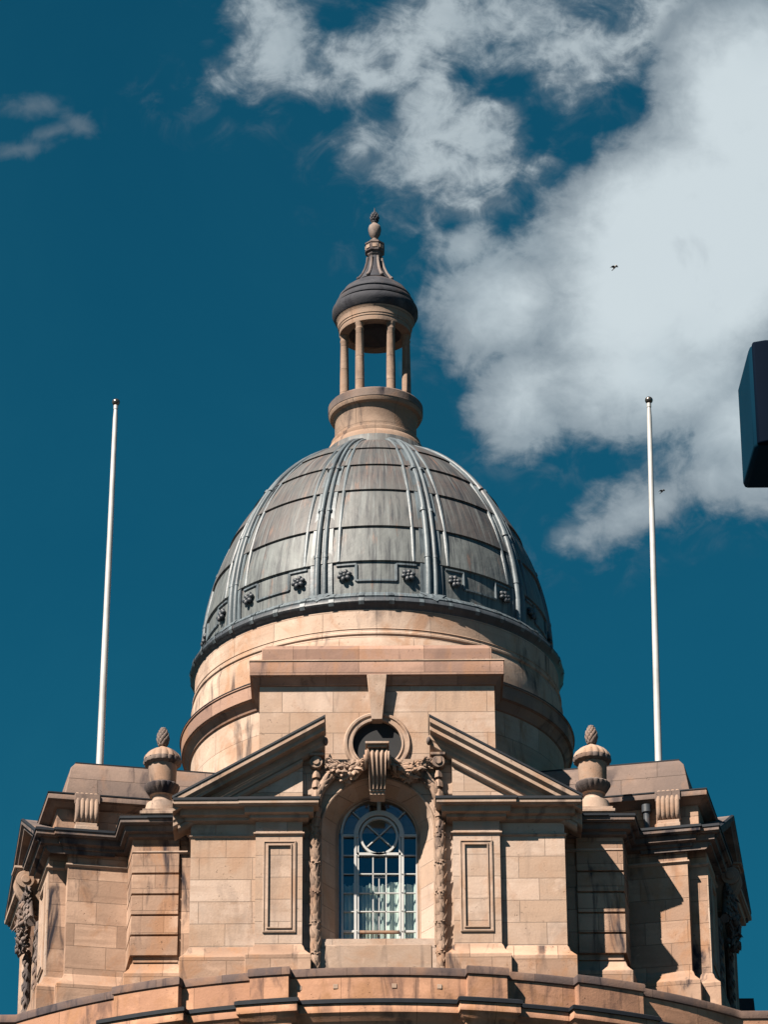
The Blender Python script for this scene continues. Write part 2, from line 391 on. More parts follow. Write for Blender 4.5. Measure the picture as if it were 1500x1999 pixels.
# ================================================================== THE BUILDING
hall = empty('town_hall', (0, 0, 0))
tag(hall, 'sandstone civic building with grey lead dome, columned lantern and arched window', 'building')
ZC = 29.595           # top of the main cornice
ZT = 24.9             # terrace behind the parapet
YW, YP, YR, YI = -5.77, -5.90, -5.64, -5.12     # wall, pilaster, recessed wall, window wall
D12 = math.radians(12)
O_ = Vector((-6.62, -4.1)); YD = Vector((-math.sin(D12), math.cos(D12))); OU = Vector((-math.cos(D12), -math.sin(D12)))
def L2(s, o): p = O_+YD*s+OU*o; return (p.x, p.y)
def TS(sx):           # side-bay frame: x along the face (near end -2.25), -y outward
    def T(x, y, z):
        p = O_+YD*(x+2.25)+OU*(-y); return (sx*p.x, p.y, z)
    return T

# --- core of the tower storey
half = [(-1.49, YW), (-3.69, YW), (-3.69, -4.895), (-3.95, -4.895), (-3.95, -4.86), (-4.80, -4.86), L2(-.26, -1.60), L2(-.26, -.34),
        L2(0, -.34), L2(0, 0), L2(1.25, 0), L2(1.25, -.5), L2(3.25, -.5), L2(3.25, 0), L2(4.5, 0), L2(4.5, -.6), L2(5.4, -.8), (-5.2, 5.2)]
poly = [(-1.49, -4.2)]+half+[(-x, y) for x, y in half[::-1]]+[(1.49, -4.2)]
body = MB(); body.prism(poly, ZT-.4, ZC-.03)
body_o = body.build('tower_storey', 'worn', hall, sharp=25)
# clean front piers of the bay, laid a little proud of the core
for sx in (-1, 1):
    m = MB(mirror(sx)); m.prism([(1.487, YW-.004), (1.487, -5.0), (3.694, -5.0), (3.694, YW-.004)], ZT-.4, ZC-.04)
    m.build('bay_wall', 'ashlar', hall)

FASC = [(0, .0), (.31, .01), (.33, -.01), (.33, -.10), (.29, -.115), (.29, -.13), (0, -.135)]
FASC = [(o, ZC+z) for o, z in FASC]
CORN = [(0, -.12), (.235, -.13), (.22, -.155), (.22, -.25), (.17, -.27), (.13, -.275), (.13, -.335), (.07, -.36), (0, -.375)]
CORN = [(o, ZC+z) for o, z in CORN]
mr = MB(); mr.prism([(-4.6, -5.3), (-1.52, -5.3), (-1.52, -4.0), (1.52, -4.0), (1.52, -5.3), (4.6, -5.3), (4.6, 5), (-4.6, 5)], ZC-.02, ZC+.02); mr.build('dark_roof_sheet', 'flash', hall)  # unseen dark sheet added over the roof to cut bounced sunlight
FLASH = [(0, ZC+.06), (.345, ZC+.035), (.352, ZC-.02), (.335, ZC-.018), (0, ZC+.0)]
STR = [(0, ZC-.585), (.04, ZC-.60), (.045, ZC-.63), (.02, ZC-.65), (0, ZC-.665)]
PLI = [(0, ZC-2.93), (.03, ZC-2.97), (.06, ZC-3.06), (.14, ZC-3.15), (.18, ZC-3.19), (.18, ZC-5), (0, ZC-5)]
def path_left(n=0):
    S = lambda x, y: TS(1)(x, y, 0)[:2]
    return [S(-.98, .3), S(-.98, -.03), S(-2.27, -.03), L2(0, -.34), L2(-.26, -.34), L2(-.26, -1.58), (-4.86, -4.92), (-3.69, -4.92),
            (-3.69, YW), (-2.41, YW), (-2.41, YP), (-1.49, YP), (-1.49, YR+.01)]
PLW = path_left()
PL = [tuple(p) for p in PLW]
_S = lambda x, y: TS(1)(x, y, 0)[:2]
PL[2] = _S(-2.27-.17, -.03); PL[3] = L2(-.17, -.34)
for sx in (-1, 1):
    T = mirror(-sx)                                   # path is written for the left side
    up3 = lambda pr_: [(o, z+.003) for o, z in pr_]
    e = MB(T); e.sweep(PL[7:], up3(CORN)); eo = e.build('main_cornice', 'trim', hall, bevel=.006)
    e = MB(T); e.sweep(PL[:8], CORN); ew = e.build('wing_cornice', 'sooty', hall, bevel=.006)  # soot plus cornice shade, both put into the stone colour
    PA = [(p[0], p[1]-.10) if abs(p[1]-YW) < 1e-6 else p for p in PL]
    e = MB(T); e.sweep(PA[7:], up3(FASC)); e.build('fascia', 'trim', eo, bevel=.006)
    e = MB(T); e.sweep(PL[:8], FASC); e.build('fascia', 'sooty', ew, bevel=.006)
    e = MB(T); e.sweep(PA, FLASH); e.build('lead_flashing', 'flash', eo)
    e = MB(T); e.sweep(PLW, STR); e.build('string_course', 'trim', eo)
    plin = [p for p in PLW]; plin[6] = (-4.86, -4.86); plin[7] = (-3.69, -4.86)
    e = MB(T); e.sweep(plin, PLI); e.build('plinth', 'worn', hall, bevel=.01)
    # --- rusticated pier
    ys = [1662, 1703, 1743.5, 1784, 1823.5, 1864.5]; zs = [zat(y, -4.97) for y in ys]
    rp = MB(T)
    pp = lambda g: [(-3.96, -4.8), (-3.96, -4.93-g), (-4.87-g, -4.93-g), (L2(-.26, -1.58)[0]-g*1.0, L2(-.26, -1.58)[1]-.0), (-4.7, -4.3)]
    rp.prism(pp(-.03), zs[-1]-.1, ZC-.7)
    pier = rp.build('corner_pier', 'worn', hall)
    tops = [zs[0]+.37]+zs[:-1]
    for i, zb in enumerate(zs):
        q = MB(T); q.prism(pp(.03), zb+.018, tops[i]-.018); q.build('rusticated_block', 'worn', pier, bevel=.012)
    # --- pilaster faces and frames on the front bay
    q = MB(T); q.box(-2.41, -1.486, YP, YW-.006, ZT-.4, ZC-.05); pil = q.build('pilaster', 'ashlar', hall)
    q = MB(T); q.sweep([(-2.44, YP+.0), (-2.42, YP-.0), (-1.48, YP-.0), (-1.46, YP+.0)][1:3], [(.0, ZC-.585), (.03, ZC-.60), (.03, ZC-.63), (0, ZC-.66)]); 
    x0, x1 = -(738.8-516)/98.6, -(738.8-580)/98.6; z0, z1 = zat(1820, YP), zat(1641, YP)
    def frame(mb, x0, x1, z0, z1, y, prof):
        loops = []
        for ins, out in prof: loops += [(x0+ins, y-out, z0+ins), (x1-ins, y-out, z0+ins), (x1-ins, y-out, z1-ins), (x0+ins, y-out, z1-ins)]
        fs = []
        for k in range(len(prof)-1):
            for i in range(4): j = (i+1) % 4; fs.append((k*4+i, k*4+j, k*4+4+j, k*4+4+i))
        mb.add(loops, fs)
    q = MB(T); frame(q, x0, x1, z0, z1, YP, [(0, -.01), (0, .03), (.025, .038), (.035, .02), (.07, .018), (.085, .045), (.105, .045), (.108, -.01)])
    q.build('panel_frame', 'trim', pil, smooth=False)

# --- broken pediment over the front bay
RK = [(0, .0), (.40, .01), (.42, -.01), (.42, -.09), (.37, -.12), (.34, -.14), (.34, -.20), (.12, -.205), (.12, -.27), (.09, -.30), (.09, -.36), (.04, -.40), (0, -.41)]
za, zb = ZC+.03, ZC+1.76
for sx in (-1, 1):
    T = mirror(-sx)
    g = MB(T)
    sl_ = (zb-za)/(4.04-1.05)
    zz = lambda x: za+(x+4.04)*sl_-.12
    n = [(-3.69, ZC-.02), (-1.49, ZC-.02), (-1.49, zz(-1.49)), (-3.69, zz(-3.69))]
    g.xz(n, YW+.002, -3.2)
    # coping strip of the tympanum: a plain raised base course
    po = g.build('pediment', 'ashlar', hall)
    g = MB(T); g.xz([(-3.45, ZC), (-1.49, ZC), (-1.49, ZC+.17), (-3.2, ZC+.17)], YW-.03, YW+.1); g.build('tympanum_course', 'trim', po)
    g = MB(T); g.rake(-4.05, za, -1.05, zb, YW, RK, 1.3, .55); g.build('raking_cornice', 'trim', po, bevel=.006)
    g = MB(T); g.rake(-4.06, za+.055, -1.035, zb+.055, YW, [(0, 0), (.43, -.01), (.44, -.06), (0, -.05)], 1, .55); g.build('lead_flashing', 'flash', po)
    g = MB(T); g.rake(-3.95, za-.46, -1.49, zb-.78, YW, [(0, 0), (.10, 0), (.10, -.06), (.05, -.12), (0, -.13)], 1, .1); g.build('bed_moulding', 'trim', po)
    g = MB(T); g.lump((-1.03, YW-.1, zb-.40), (.05, .09, .09), None, 2); g.build('end_knob', 'sooty', po)
    # plain block carrying the broken end, with a small volute under it
    g = MB(T); g.box(-1.5, -1.17, YR-.02, -5.0, ZC+.3, zz(-1.25)-.38)
    g.build('end_block', 'ashlar', po)
    g = MB(T); g.tube([(-1.22, YR+.1, ZC+.93), (-1.22, YR-.22, ZC+.93)], .13, 18); g.tube([(-1.22, YR-.2, ZC+.93), (-1.22, YR-.25, ZC+.93)], .07, 14)
    g.box(-1.36, -1.06, YR-.24, YR+.1, ZC+1.06, ZC+1.12); g.build('volute', 'carve', po, bevel=.01)

# --- recessed wall with the arched niche
def arch_pts(hw, zc, zb, n=28):
    return [(hw, zb)]+[(hw*math.cos(PI*i/n), zc+hw*math.sin(PI*i/n)) for i in range(n+1)]+[(-hw, zb)]
def ring_wall(mb, outer, inner, yo, yi):
    n = len(inner); vs = [(x, yo, z) for x, z in outer]+[(x, yi, z) for x, z in inner]
    mb.add(vs, [(i, (i+1) % n, n+(i+1) % n, n+i) for i in range(n)])
def to_rect(pts, c, r):
    out = []
    for x, z in pts:
        dx, dz = x-c[0], z-c[1]; t = 1e9
        if dx > 1e-9: t = min(t, (r[1]-c[0])/dx)
        if dx < -1e-9: t = min(t, (r[0]-c[0])/dx)
        if dz > 1e-9: t = min(t, (r[3]-c[1])/dz)
        if dz < -1e-9: t = min(t, (r[2]-c[1])/dz)
        out.append((c[0]+dx*t, c[1]+dz*t))
    return out
def holed(mb, hole, rect, y):
    c = ((rect[0]+rect[1])/2, sum(p[1] for p in hole)/len(hole))
    pr_ = to_rect(hole, c, rect); ring_wall(mb, pr_, hole, y, y)
    n = len(hole); cs = [(rect[0], rect[2]), (rect[1], rect[2]), (rect[1], rect[3]), (rect[0], rect[3])]
    for i in range(n):
        a, b = pr_[i], pr_[(i+1) % n]
        if abs(a[0]-b[0]) > 1e-6 and abs(a[1]-b[1]) > 1e-6:
            k = min(cs, key=lambda q: (q[0]-(a[0]+b[0])/2)**2+(q[1]-(a[1]+b[1])/2)**2)
            mb.add([(a[0], y, a[1]), (b[0], y, b[1]), (k[0], y, k[1])], [(0, 1, 2)])
ZTOPR = zat(1487, YR); ZSP = zat(1622, YR); ZSI = zat(1641, YI)+.09; ZSILL = zat(1855, YI)
m = MB()
ho = arch_pts(1.115, ZSP, ZSILL+.05); hi_ = arch_pts(.80, ZSI, ZSILL+.05)
holed(m, ho, (-1.49, 1.49, ZT-.4, ZTOPR), YR); ring_wall(m, ho, hi_, YR, YI)
m.add([(-1.49, YR, ZTOPR), (1.49, YR, ZTOPR), (1.49, YI, ZTOPR), (-1.49, YI, ZTOPR)], [(0, 1, 2, 3)])
holed(m, arch_pts(.80, ZSI, ZSILL+.05), (-1.49, 1.49, ZT-.4, ZTOPR), YI+.35)
ring_wall(m, hi_, hi_, YI, YI+.35)
nic = m.build('window_niche', 'ashlar', hall, sharp=50)
m = MB(); m.sweep([(-1.49, YR), (1.49, YR)], [(0, ZTOPR+.03), (.06, ZTOPR+.03), (.06, ZTOPR-.05), (.02, ZTOPR-.09), (0, ZTOPR-.1)]); m.build('niche_ledge', 'trim', nic)
# edge bead of the outer arch and moulded inner frame
def arch_tube(mb, hw, zc, zb, y, r):
    mb.tube([(x, y, z) for x, z in arch_pts(hw, zc, zb, 36)], r, 8)
m = MB(); arch_tube(m, 1.13, ZSP, ZSILL-.1, YR-.01, .03); m.build('arch_bead', 'trim', nic)
m = MB()
for hw, yy_, rr in ((.845, YI-.045, .035), (.795, YI-.01, .022)): arch_tube(m, hw, ZSI, ZSILL+.02, yy_, rr)
m.build('window_surround', 'trim', nic)
m = MB(); m.box(-1.04, 1.04, YR-.02, YI+.1, ZT-.4, ZSILL-.08); m.build('sill_block', 'trim', nic, bevel=.012)
m = MB(); m.box(-.86, .86, YI-.2, YI+.3, ZSILL-.075, ZSILL+.0); m.build('window_sill', 'trim', nic, bevel=.01)

# --- the window
YG = YI+.05
def wz(x, y):      # zoom-sheet coordinates of the window, to metres in the window plane
    p = at(560+x/4.167, 1440+y/4.167, YG); return float(p[0])+.012, float(p[2])
win = MB()
win.add([(x, YG+.02, z) for x, z in arch_pts(.80, ZSI, ZSILL)], [tuple(range(31))])
gl = win.build('window', 'glass', hall, smooth=False)
def bar(mb, x0, y0, x1, y1, th=8, dp=.04, yo=0):
    (a, b), (c, d) = wz(x0, y0), wz(x1, y1); t = th/4.167/98/2
    v = Vector((c-a, d-b)); n_ = Vector((-v.y, v.x)).normalized()*t
    P = [(a+n_.x, b+n_.y), (c+n_.x, d+n_.y), (c-n_.x, d-n_.y), (a-n_.x, b-n_.y)]
    mb.xz(P, YG-dp-yo, YG-yo)
def band(mb, cx, cy, ro, ri, a0, a1, dp=.06, n=40, yo=0):
    (X, Z) = wz(cx, cy); s = 1/4.167/98.0
    for i in range(n):
        A, B = [math.radians(a0+(a1-a0)*k/n) for k in (i, i+1)]
        mb.xz([(X+math.cos(t)*r*s, Z+math.sin(t)*r*s*1.06) for t, r in ((A, ro), (B, ro), (B, ri), (A, ri))], YG-dp-yo, YG-yo)
f_ = MB()
xl, xr = 447, 1055
for x in (xl, xr): bar(f_, x, 790, x, 1720, 18, .07)
band(f_, 751, 795, 318, 300, 0, 180, .07)
for x in (553, 574): bar(f_, x, 790, x, 1720, 20 if x == 553 else 17, .09 if x == 553 else .07)
for x in (916, 939): bar(f_, x, 790, x, 1720, 17 if x == 916 else 20, .07 if x == 916 else .09)
band(f_, 746, 808, 205, 168, -5, 185, .1)
band(f_, 746, 808, 157, 139, 0, 360, .07)
bar(f_, 650, 715, 848, 892, 9); bar(f_, 848, 715, 650, 892, 9)
bar(f_, 746, 525, 746, 625, 30, .08); bar(f_, 530, 608, 605, 678, 9); bar(f_, 958, 608, 885, 678, 9)
bar(f_, 560, 955, 930, 955, 22, .07)
for x0, x1 in ((447, 553), (939, 1055)):
    bar(f_, x0, 803, x1, 803, 20, .06)
    for y in (963, 1114, 1269, 1420): bar(f_, x0, y, x1, y, 8)
    bar(f_, x0, 1582, x1, 1582, 18, .05)
for y in (1114, 1269, 1420): bar(f_, 574, y, 916, y, 9)
for x in (697, 804): bar(f_, x, 960, x, 1720, 9)
bar(f_, 746, 1135, 746, 1720, 8, .02, -.03); bar(f_, 700, 1135, 800, 1135, 7, .02, -.03)
f_.build('window_frame', 'white', gl, smooth=False)
f_ = MB(); bar(f_, 588, 1592, 915, 1592, 18, .09, .02); f_.build('sash_rail', 'carve', gl, smooth=False)
for x in (568, 934):
    for y in (805, 968, 1120, 1270, 1420, 1585):
        f_ = MB(); X, Z = wz(x, y); f_.lump((X, YG-.10, Z), (.016, .014, .016), sub=1); f_.build('bolt_head', 'white', gl)
# curtains and the dark room behind
def curtain(x0, x1, ztop, amp, ph):
    c = MB(); n = 60; vs = []; X0, _ = wz(x0, 1300); X1, _ = wz(x1, 1300)
    for i in range(n+1):
        t = i/n; x = X0+(X1-X0)*t; y = YG+.10+amp*math.sin(t*28+ph)+amp*.5*math.sin(t*61+ph*2)
        zt = wz(0, ztop)[1]+.03*math.cos(t*9+ph)
        vs += [(x, y, zt), (x+.01*math.sin(ph+t*3), y, ZSILL-.2)]
    return c.add(vs, [(2*i, 2*i+1, 2*i+3, 2*i+2) for i in range(n)])
c = curtain(440, 600, 1185, .035, 0); c.f += []; c.build('curtain', 'curtain', gl)
curtain(590, 735, 1190, .03, 1.1).build('curtain', 'curtain', gl)
curtain(745, 1060, 1175, .035, 2.3).build('curtain', 'curtain', gl)
r_ = MB(); r_.box(-1.4, 1.4, YI+.34, -4.25, ZT, ZTOPR-.1)
ro = r_.build('room', 'dark', gl)
bm = bmesh.new(); bm.from_mesh(ro.data); bm.faces.ensure_lookup_table()
bmesh.ops.delete(bm, geom=[f for f in bm.faces if abs(f.normal.y) > .9 and f.calc_center_median().y < YI+.4], context='FACES_ONLY'); bm.to_mesh(ro.data); bm.free()

# --- scrolled console on the keystone
def console(name, T, parent, zt, yb, w=.215, hgt=1.02, mat='carve'):
    c = MB(T)
    # side profile: volute at the top, sweeping back to the foot
    P = []
    for i in range(9): a = math.radians(105-i*15); P.append((yb-.50-.20*math.cos(a), zt-.26+.22*math.sin(a)))
    P += [(yb-.675, zt-.38), (yb-.63, zt-.48), (yb-.57, zt-.58), (yb-.50, zt-.67), (yb-.44, zt-.76), (yb-.40, zt-.85), (yb-.39, zt-hgt)]
    P = [p for p in P]
    nx = 24; rows = []; 
    for k, (y, z) in enumerate(P):
        wk = w*(1-.34*k/len(P)); row = []
        for i in range(nx+1):
            t = -1+2*i/nx; fl = .06*abs(math.sin(t*PI*2.0+PI/2))-.06
            row.append((t*wk, y-fl, z))
        rows.append([(-wk, yb+.1, z)]+row+[(wk, yb+.1, z)])
    m_ = nx+3; vs = [v for r in rows for v in r]
    c.add(vs, [(i*m_+j, i*m_+j+1, (i+1)*m_+j+1, (i+1)*m_+j) for i in range(len(rows)-1) for j in range(m_-1)]+[tuple(range(m_)), tuple(range((len(rows)-1)*m_, len(rows)*m_))])
    o = c.build(name, mat, parent)
    c = MB(T); c.box(-w-.02, w+.02, yb-.74, yb+.1, zt-.02, zt+.03); c.box(-w+.02, w-.02, yb-.68, yb+.1, zt-.07, zt-.02); c.build('console_cap', 'trim', o, bevel=.008)
    for sg in (-1, 1):
        c = MB(T)
        c.tube([(sg*(w-.02), yb-.5, zt-.26), (sg*(w+.03), yb-.5, zt-.26)], .19, 24); c.tube([(sg*(w), yb-.5, zt-.26), (sg*(w+.06), yb-.5, zt-.26)], .09, 16)
        c.build('volute', 'carve', o, bevel=.01)
    c = MB(T); wf = w*.68
    c.box(-wf-.01, wf+.01, yb-.36, yb+.05, zt-hgt-.05, zt-hgt+.01); c.box(-wf-.0, wf+.0, yb-.33, yb+.05, zt-hgt-.11, zt-hgt-.05); c.build('console_foot', 'trim', o, bevel=.006)
    return o
console('console', ID, hall, zat(1450, YR-.7), YR+.02, hgt=.84)

# --- garlands
def rnd(a, b): return random.uniform(a, b)
def leafy(mb, pts, rad, n, size=(.05, .03, .10), spin=1):
    P = [Vector(p) for p in pts]; Ls = [(P[i+1]-P[i]).length for i in range(len(P)-1)]; tot = sum(Ls)
    for i in range(n):
        t = (i+.5)/n*tot; k = 0
        while k < len(Ls)-1 and t > Ls[k]: t -= Ls[k]; k += 1
        d = (P[k+1]-P[k]).normalized(); c = P[k]+d*min(t, Ls[k])
        ang = i*2.4*spin
        side = d.cross(Vector((0, 1, 0))).normalized(); fr = Vector((0, -1, 0)); r = rad((i+.5)/n) if callable(rad) else rad
        a = ((ang*57.3) % 180)-90; off = side*math.sin(math.radians(a))*r+fr*math.cos(math.radians(a))*r
        z = (d*1.+off.normalized()*.35+side*rnd(-.25, .25)).normalized(); x = z.cross(off).normalized(); y = z.cross(x).normalized()
        R = Matrix((x, y, z)).transposed(); s_ = rnd(.8, 1.2)
        mb.lump(c+off*.9, (size[0]*s_, size[1]*s_, size[2]*s_), R, 2, leaf=True)
def vertical_garland(T, parent):
    zb = ZT+.1
    g = MB(T); xg = 1.235
    pts = [(xg, YR-.06, zb+(ZSP+.25-zb)*i/14) for i in range(15)]
    z0 = ZSP+.25
    pts += [(xg-.005, YR-.07, z0+.25), (xg-.05, YR-.08, z0+.5), (xg-.17, YR-.09, z0+.72), (xg-.32, YR-.09, z0+.90), (xg-.43, YR-.08, z0+1.0)]
    rad = lambda t: .098+.006*math.sin(t*60)
    g.tube(pts, rad, 14); leafy(g, pts, .093, 84, (.052, .020, .17))
    z = zb+.3
    while z < ZSP+.2:
        for k in range(7):
            a = PI*k/6; g.lump((xg+math.cos(a)*.098, YR-.06-math.sin(a)*.1, z+.03*math.sin(k*2.3+z)), (.032, .034, .018), rotm('Y', 30*math.sin(k*1.7+z)), 2)
        z += .62
    return g.build('leaf_garland', 'carve', parent)
def husk_drop(T, parent):
    g = MB(T); x = 1.22; z = ZC+.78
    for s_ in (.075, .085, .09, .085, .08, .07, .06, .05):
        prof = [(.01, z), (s_*.6, z-.01), (s_*.8, z-.05), (s_*.95, z-.12), (s_, z-.17), (s_*.6, z-.16), (.02, z-.12)]
        g.lathe(prof, 14, (x, YR-.12), flute=lambda j, a: .12*math.cos(a*5)); g.lump((x, YR-.12, z-.175), (.03, .03, .03), None, 2)
        z -= .21
    return g.build('husk_drop', 'carve', parent)
def festoon(T, parent, seed):
    random.seed(seed); g = MB(T)
    for i in range(170):
        t = rnd(0, 1); x = 1.02-.80*t; sag = -.34*math.sin(PI*min(1, t*1.0))*1.0
        th = .07+.10*math.sin(PI*t); cz = ZTOPR-.07+sag*.75
        a = rnd(0, 2*PI); q = rnd(.2, 1)**.5
        c = (x, YR-.17-th*math.cos(a)*q*1.2, cz+th*math.sin(a)*q*1.1)
        R = rotm('X', rnd(-60, 60)) @ rotm('Y', rnd(0, 360))
        if random.random() < .3: g.lump(c, (rnd(.025, .055),)*3, None, 2)
        else: g.lump(c, (rnd(.035, .06), .018, rnd(.08, .15)), R, 2, leaf=True)
    core = [(1.0-.78*i/10, YR-.12, ZTOPR-.07-.25*math.sin(PI*i/10)) for i in range(11)]
    g.tube(core, lambda t: .05+.08*math.sin(PI*t), 10)
    rb = [(1.0-.8*i/16, YR-.30, ZTOPR-.03-.14*math.sin(PI*i/16)+.025*math.sin(i*1.9)) for i in range(17)]
    g.tube(rb, .018, 6)
    return g.build('fruit_festoon', 'carve', parent)
for sx, sd_ in ((-1, 11), (1, 23)):
    T = mirror(sx); vertical_garland(T, hall); husk_drop(T, hall); festoon(T, hall, sd_)
random.seed(5)

# --- side bays, seen nearly edge-on
def side_bay(sx):
    T = TS(sx); w_ = MB(T)
    for a, b in ((-2.25, -1.0), (1.0, 2.25)):
        p = MB(T); p.box(a, b, -.03, -.002, ZT-.4, ZC-.04); po = p.build('pilaster', 'ashlar', hall)
        p = MB(T); frame(p, a+.22, b-.22, ZC-2.7, ZC-.85, -.03, [(0, -.01), (0, .03), (.03, .04), (.06, .02), (.09, .045), (.11, -.01)]); p.build('panel_frame', 'trim', po, smooth=False)
    # far block of the cornice
    e = MB(T); e.sweep([(2.27, .8), (2.27, -.12), (.98, -.12), (.98, .3)][::-1][0:4], CORN)
    e.v = []; e.f = []; e.tone = []
    e.sweep([(.98, .3), (.98, -.03), (2.27, -.03), (2.27, .8)], CORN); e.sweep([(.98, .3), (.98, -.03), (2.27, -.03), (2.27, .8)], FASC); e.build('main_cornice', 'trim', hall, bevel=.006)
    ap = ZC+1.28; ea = ZC+.02; pd = None
    g = MB(T); g.xz([(-2.27, ZC-.03), (2.27, ZC-.03), (2.27, ea+.08), (0, ap-.12), (-2.27, ea+.08)], .0, 1.3); pd = g.build('side_pediment', 'trim', hall)
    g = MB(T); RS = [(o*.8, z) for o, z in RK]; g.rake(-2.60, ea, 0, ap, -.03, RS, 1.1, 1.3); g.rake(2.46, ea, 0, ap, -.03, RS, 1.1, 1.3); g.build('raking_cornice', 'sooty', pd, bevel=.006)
    g = MB(T)
    for sg in (-1, 1): g.rake(sg*(2.61 if sg < 0 else 2.47), ea+.03, 0, ap+.03, -.03, [(.30, 0), (.345, -.02), (.345, -.05), (.30, -.05)], 1, -.29)
    g.build('lead_flashing', 'flash', pd)
    # arched recess and sill wall
    m_ = MB(T); m_.box(-1.0, -.78, .18, .5, ZT-.4, ZC-.1); m_.box(.78, 1.0, .18, .5, ZT-.4, ZC-.1); m_.box(-1.0, 1.0, .0, .5, ZC-.2, ZC+.2)
    m_.box(-.7, .7, .16, .5, ZT-.4, ZC-3.1); m_.build('window_recess', 'ashlar', hall)
    m_ = MB(T); m_.tube([(-.80, .12, ZT), (-.80, .1, ZC-1.6), (-.72, .1, ZC-1.2), (-.5, .1, ZC-.9)], .05, 8)
    m_.tube([(.80, .12, ZT), (.80, .1, ZC-1.6), (.72, .1, ZC-1.2), (.5, .1, ZC-.9)], .05, 8); m_.build('arch_bead', 'trim', hall)
    cz = zat(1700, -1.9)
    console('console', T, hall, cz, .24, .24, .9)
    random.seed(31+sx); g = MB(T)
    for i in range(210):                                   # cartouche and hanging fruit below the console
        t = rnd(0, 1); z = cz-.55-1.15*t; ws = .55*(1-.35*t); x = rnd(-ws, ws)*.8
        y = -.08-(.20+.10*math.sin(PI*t))*rnd(.4, 1)*(1-abs(x)*.5)
        if random.random() < .35: g.lump((x, y, z), (rnd(.04, .08),)*3, None, 2)
        else: g.lump((x, y, z), (.065, .03, rnd(.12, .18)), rotm('X', rnd(-50, 50)) @ rotm('Y', rnd(0, 360)), 2, leaf=True)
    g.lump((0, -.20, cz-1.15), (.40, .12, .50), None, 3)
    for sg in (-1, 1):
        pts = [(sg*(.2+.7*i/8), -.18, cz-.5-.55*math.sin(PI*i/8*.6)-.4*(i/8)) for i in range(9)]; g.tube(pts, .09, 10); leafy(g, pts, .1, 26, (.05, .03, .1))
        pts = [(sg*.92, -.02, ZC-1.3-.4*i) for i in range(9)]; g.tube(pts, .07, 8); leafy(g, pts, .08, 46, (.04, .03, .10))
    g.build('cartouche', 'sooty', hall)  # dark stone colour carries the shade beneath the pediment
for sx in (1, -1): side_bay(sx)

# --- attic storey on the wings: wall, cornice, set-back block, scroll bracket
def TL(sx):            # frame with x = distance inward along the panel wall, y = s
    def T(x, y, z):
        p = O_+YD*y+OU*(-x); return (sx*p.x, p.y, z)
    return T
for sx in (1, -1):
    T = TL(sx)
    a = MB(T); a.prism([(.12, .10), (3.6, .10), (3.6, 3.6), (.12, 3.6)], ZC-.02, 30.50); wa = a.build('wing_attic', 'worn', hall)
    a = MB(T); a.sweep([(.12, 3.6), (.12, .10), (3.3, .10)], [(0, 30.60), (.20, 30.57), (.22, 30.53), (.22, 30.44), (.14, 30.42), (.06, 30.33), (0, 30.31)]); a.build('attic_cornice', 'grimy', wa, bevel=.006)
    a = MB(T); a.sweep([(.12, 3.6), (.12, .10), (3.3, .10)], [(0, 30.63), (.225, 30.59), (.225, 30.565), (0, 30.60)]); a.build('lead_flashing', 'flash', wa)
    a = MB(T)
    q0 = [(.27, .22), (3.9, .22), (3.9, 3.4), (.27, 3.4)]; q1 = [(.40, .33), (3.9, .33), (3.9, 3.3), (.40, 3.3)]
    vs = [(x, y, 30.58) for x, y in q0]+[(x, y, 31.33) for x, y in q1]+[(x+(.10 if x < 1 else 0), y+(.08 if y < 1 else -.08), 31.46) for x, y in q1]
    fs = [(0, 1, 5, 4), (1, 2, 6, 5), (2, 3, 7, 6), (3, 0, 4, 7), (4, 5, 9, 8), (5, 6, 10, 9), (6, 7, 11, 10), (7, 4, 8, 11), (8, 9, 10, 11)]
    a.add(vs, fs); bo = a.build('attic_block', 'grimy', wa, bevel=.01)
    a = MB(T); a.box(.5, 3.9, .41, 3.22, 31.463, 31.49); a.build('lead_flashing', 'flash', wa)
    # scroll bracket
    b = MB(T); x0, x1 = .48, .92
    b.box(x0-.02, x1+.02, -.18, .12, ZC+.0, ZC+.28); b.box(x0-.0, x1+.0, -.14, .12, ZC+.28, ZC+.36); b.v += []
    sb = b.build('bracket_block', 'trim', wa, bevel=.01)
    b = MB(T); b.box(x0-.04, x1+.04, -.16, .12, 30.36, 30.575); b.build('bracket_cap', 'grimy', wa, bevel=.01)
    b = MB(T)
    for i in range(5):
        xc = x0+.03+(x1-x0-.06)*i/4; r_ = .055
        pts = [(xc, -.02-.13*math.sin(t)-.02*math.sin(2*t), ZC+.40+.30*(1-math.cos(t))) for t in [PI*k/12 for k in range(13)]]
        b.tube(pts, r_, 10)
    b.tube([(x0-.01, -.09, 30.30), (x1+.01, -.09, 30.30)], .075, 14); b.box(x0+.02, x1-.02, -.08, .12, ZC+.36, 30.40)
    b.build('scroll_bracket', 'carve', wa)
# drain pipe beside the right bracket
b = MB(TL(-1)); b.tube([(1.16, .0, ZC+.05), (1.16, .0, 30.2)], .07, 14); b.tube([(1.16, 0, 30.2), (1.16, 0, 30.36)], .10, 14); b.build('drain_pipe', 'leaddark', hall)

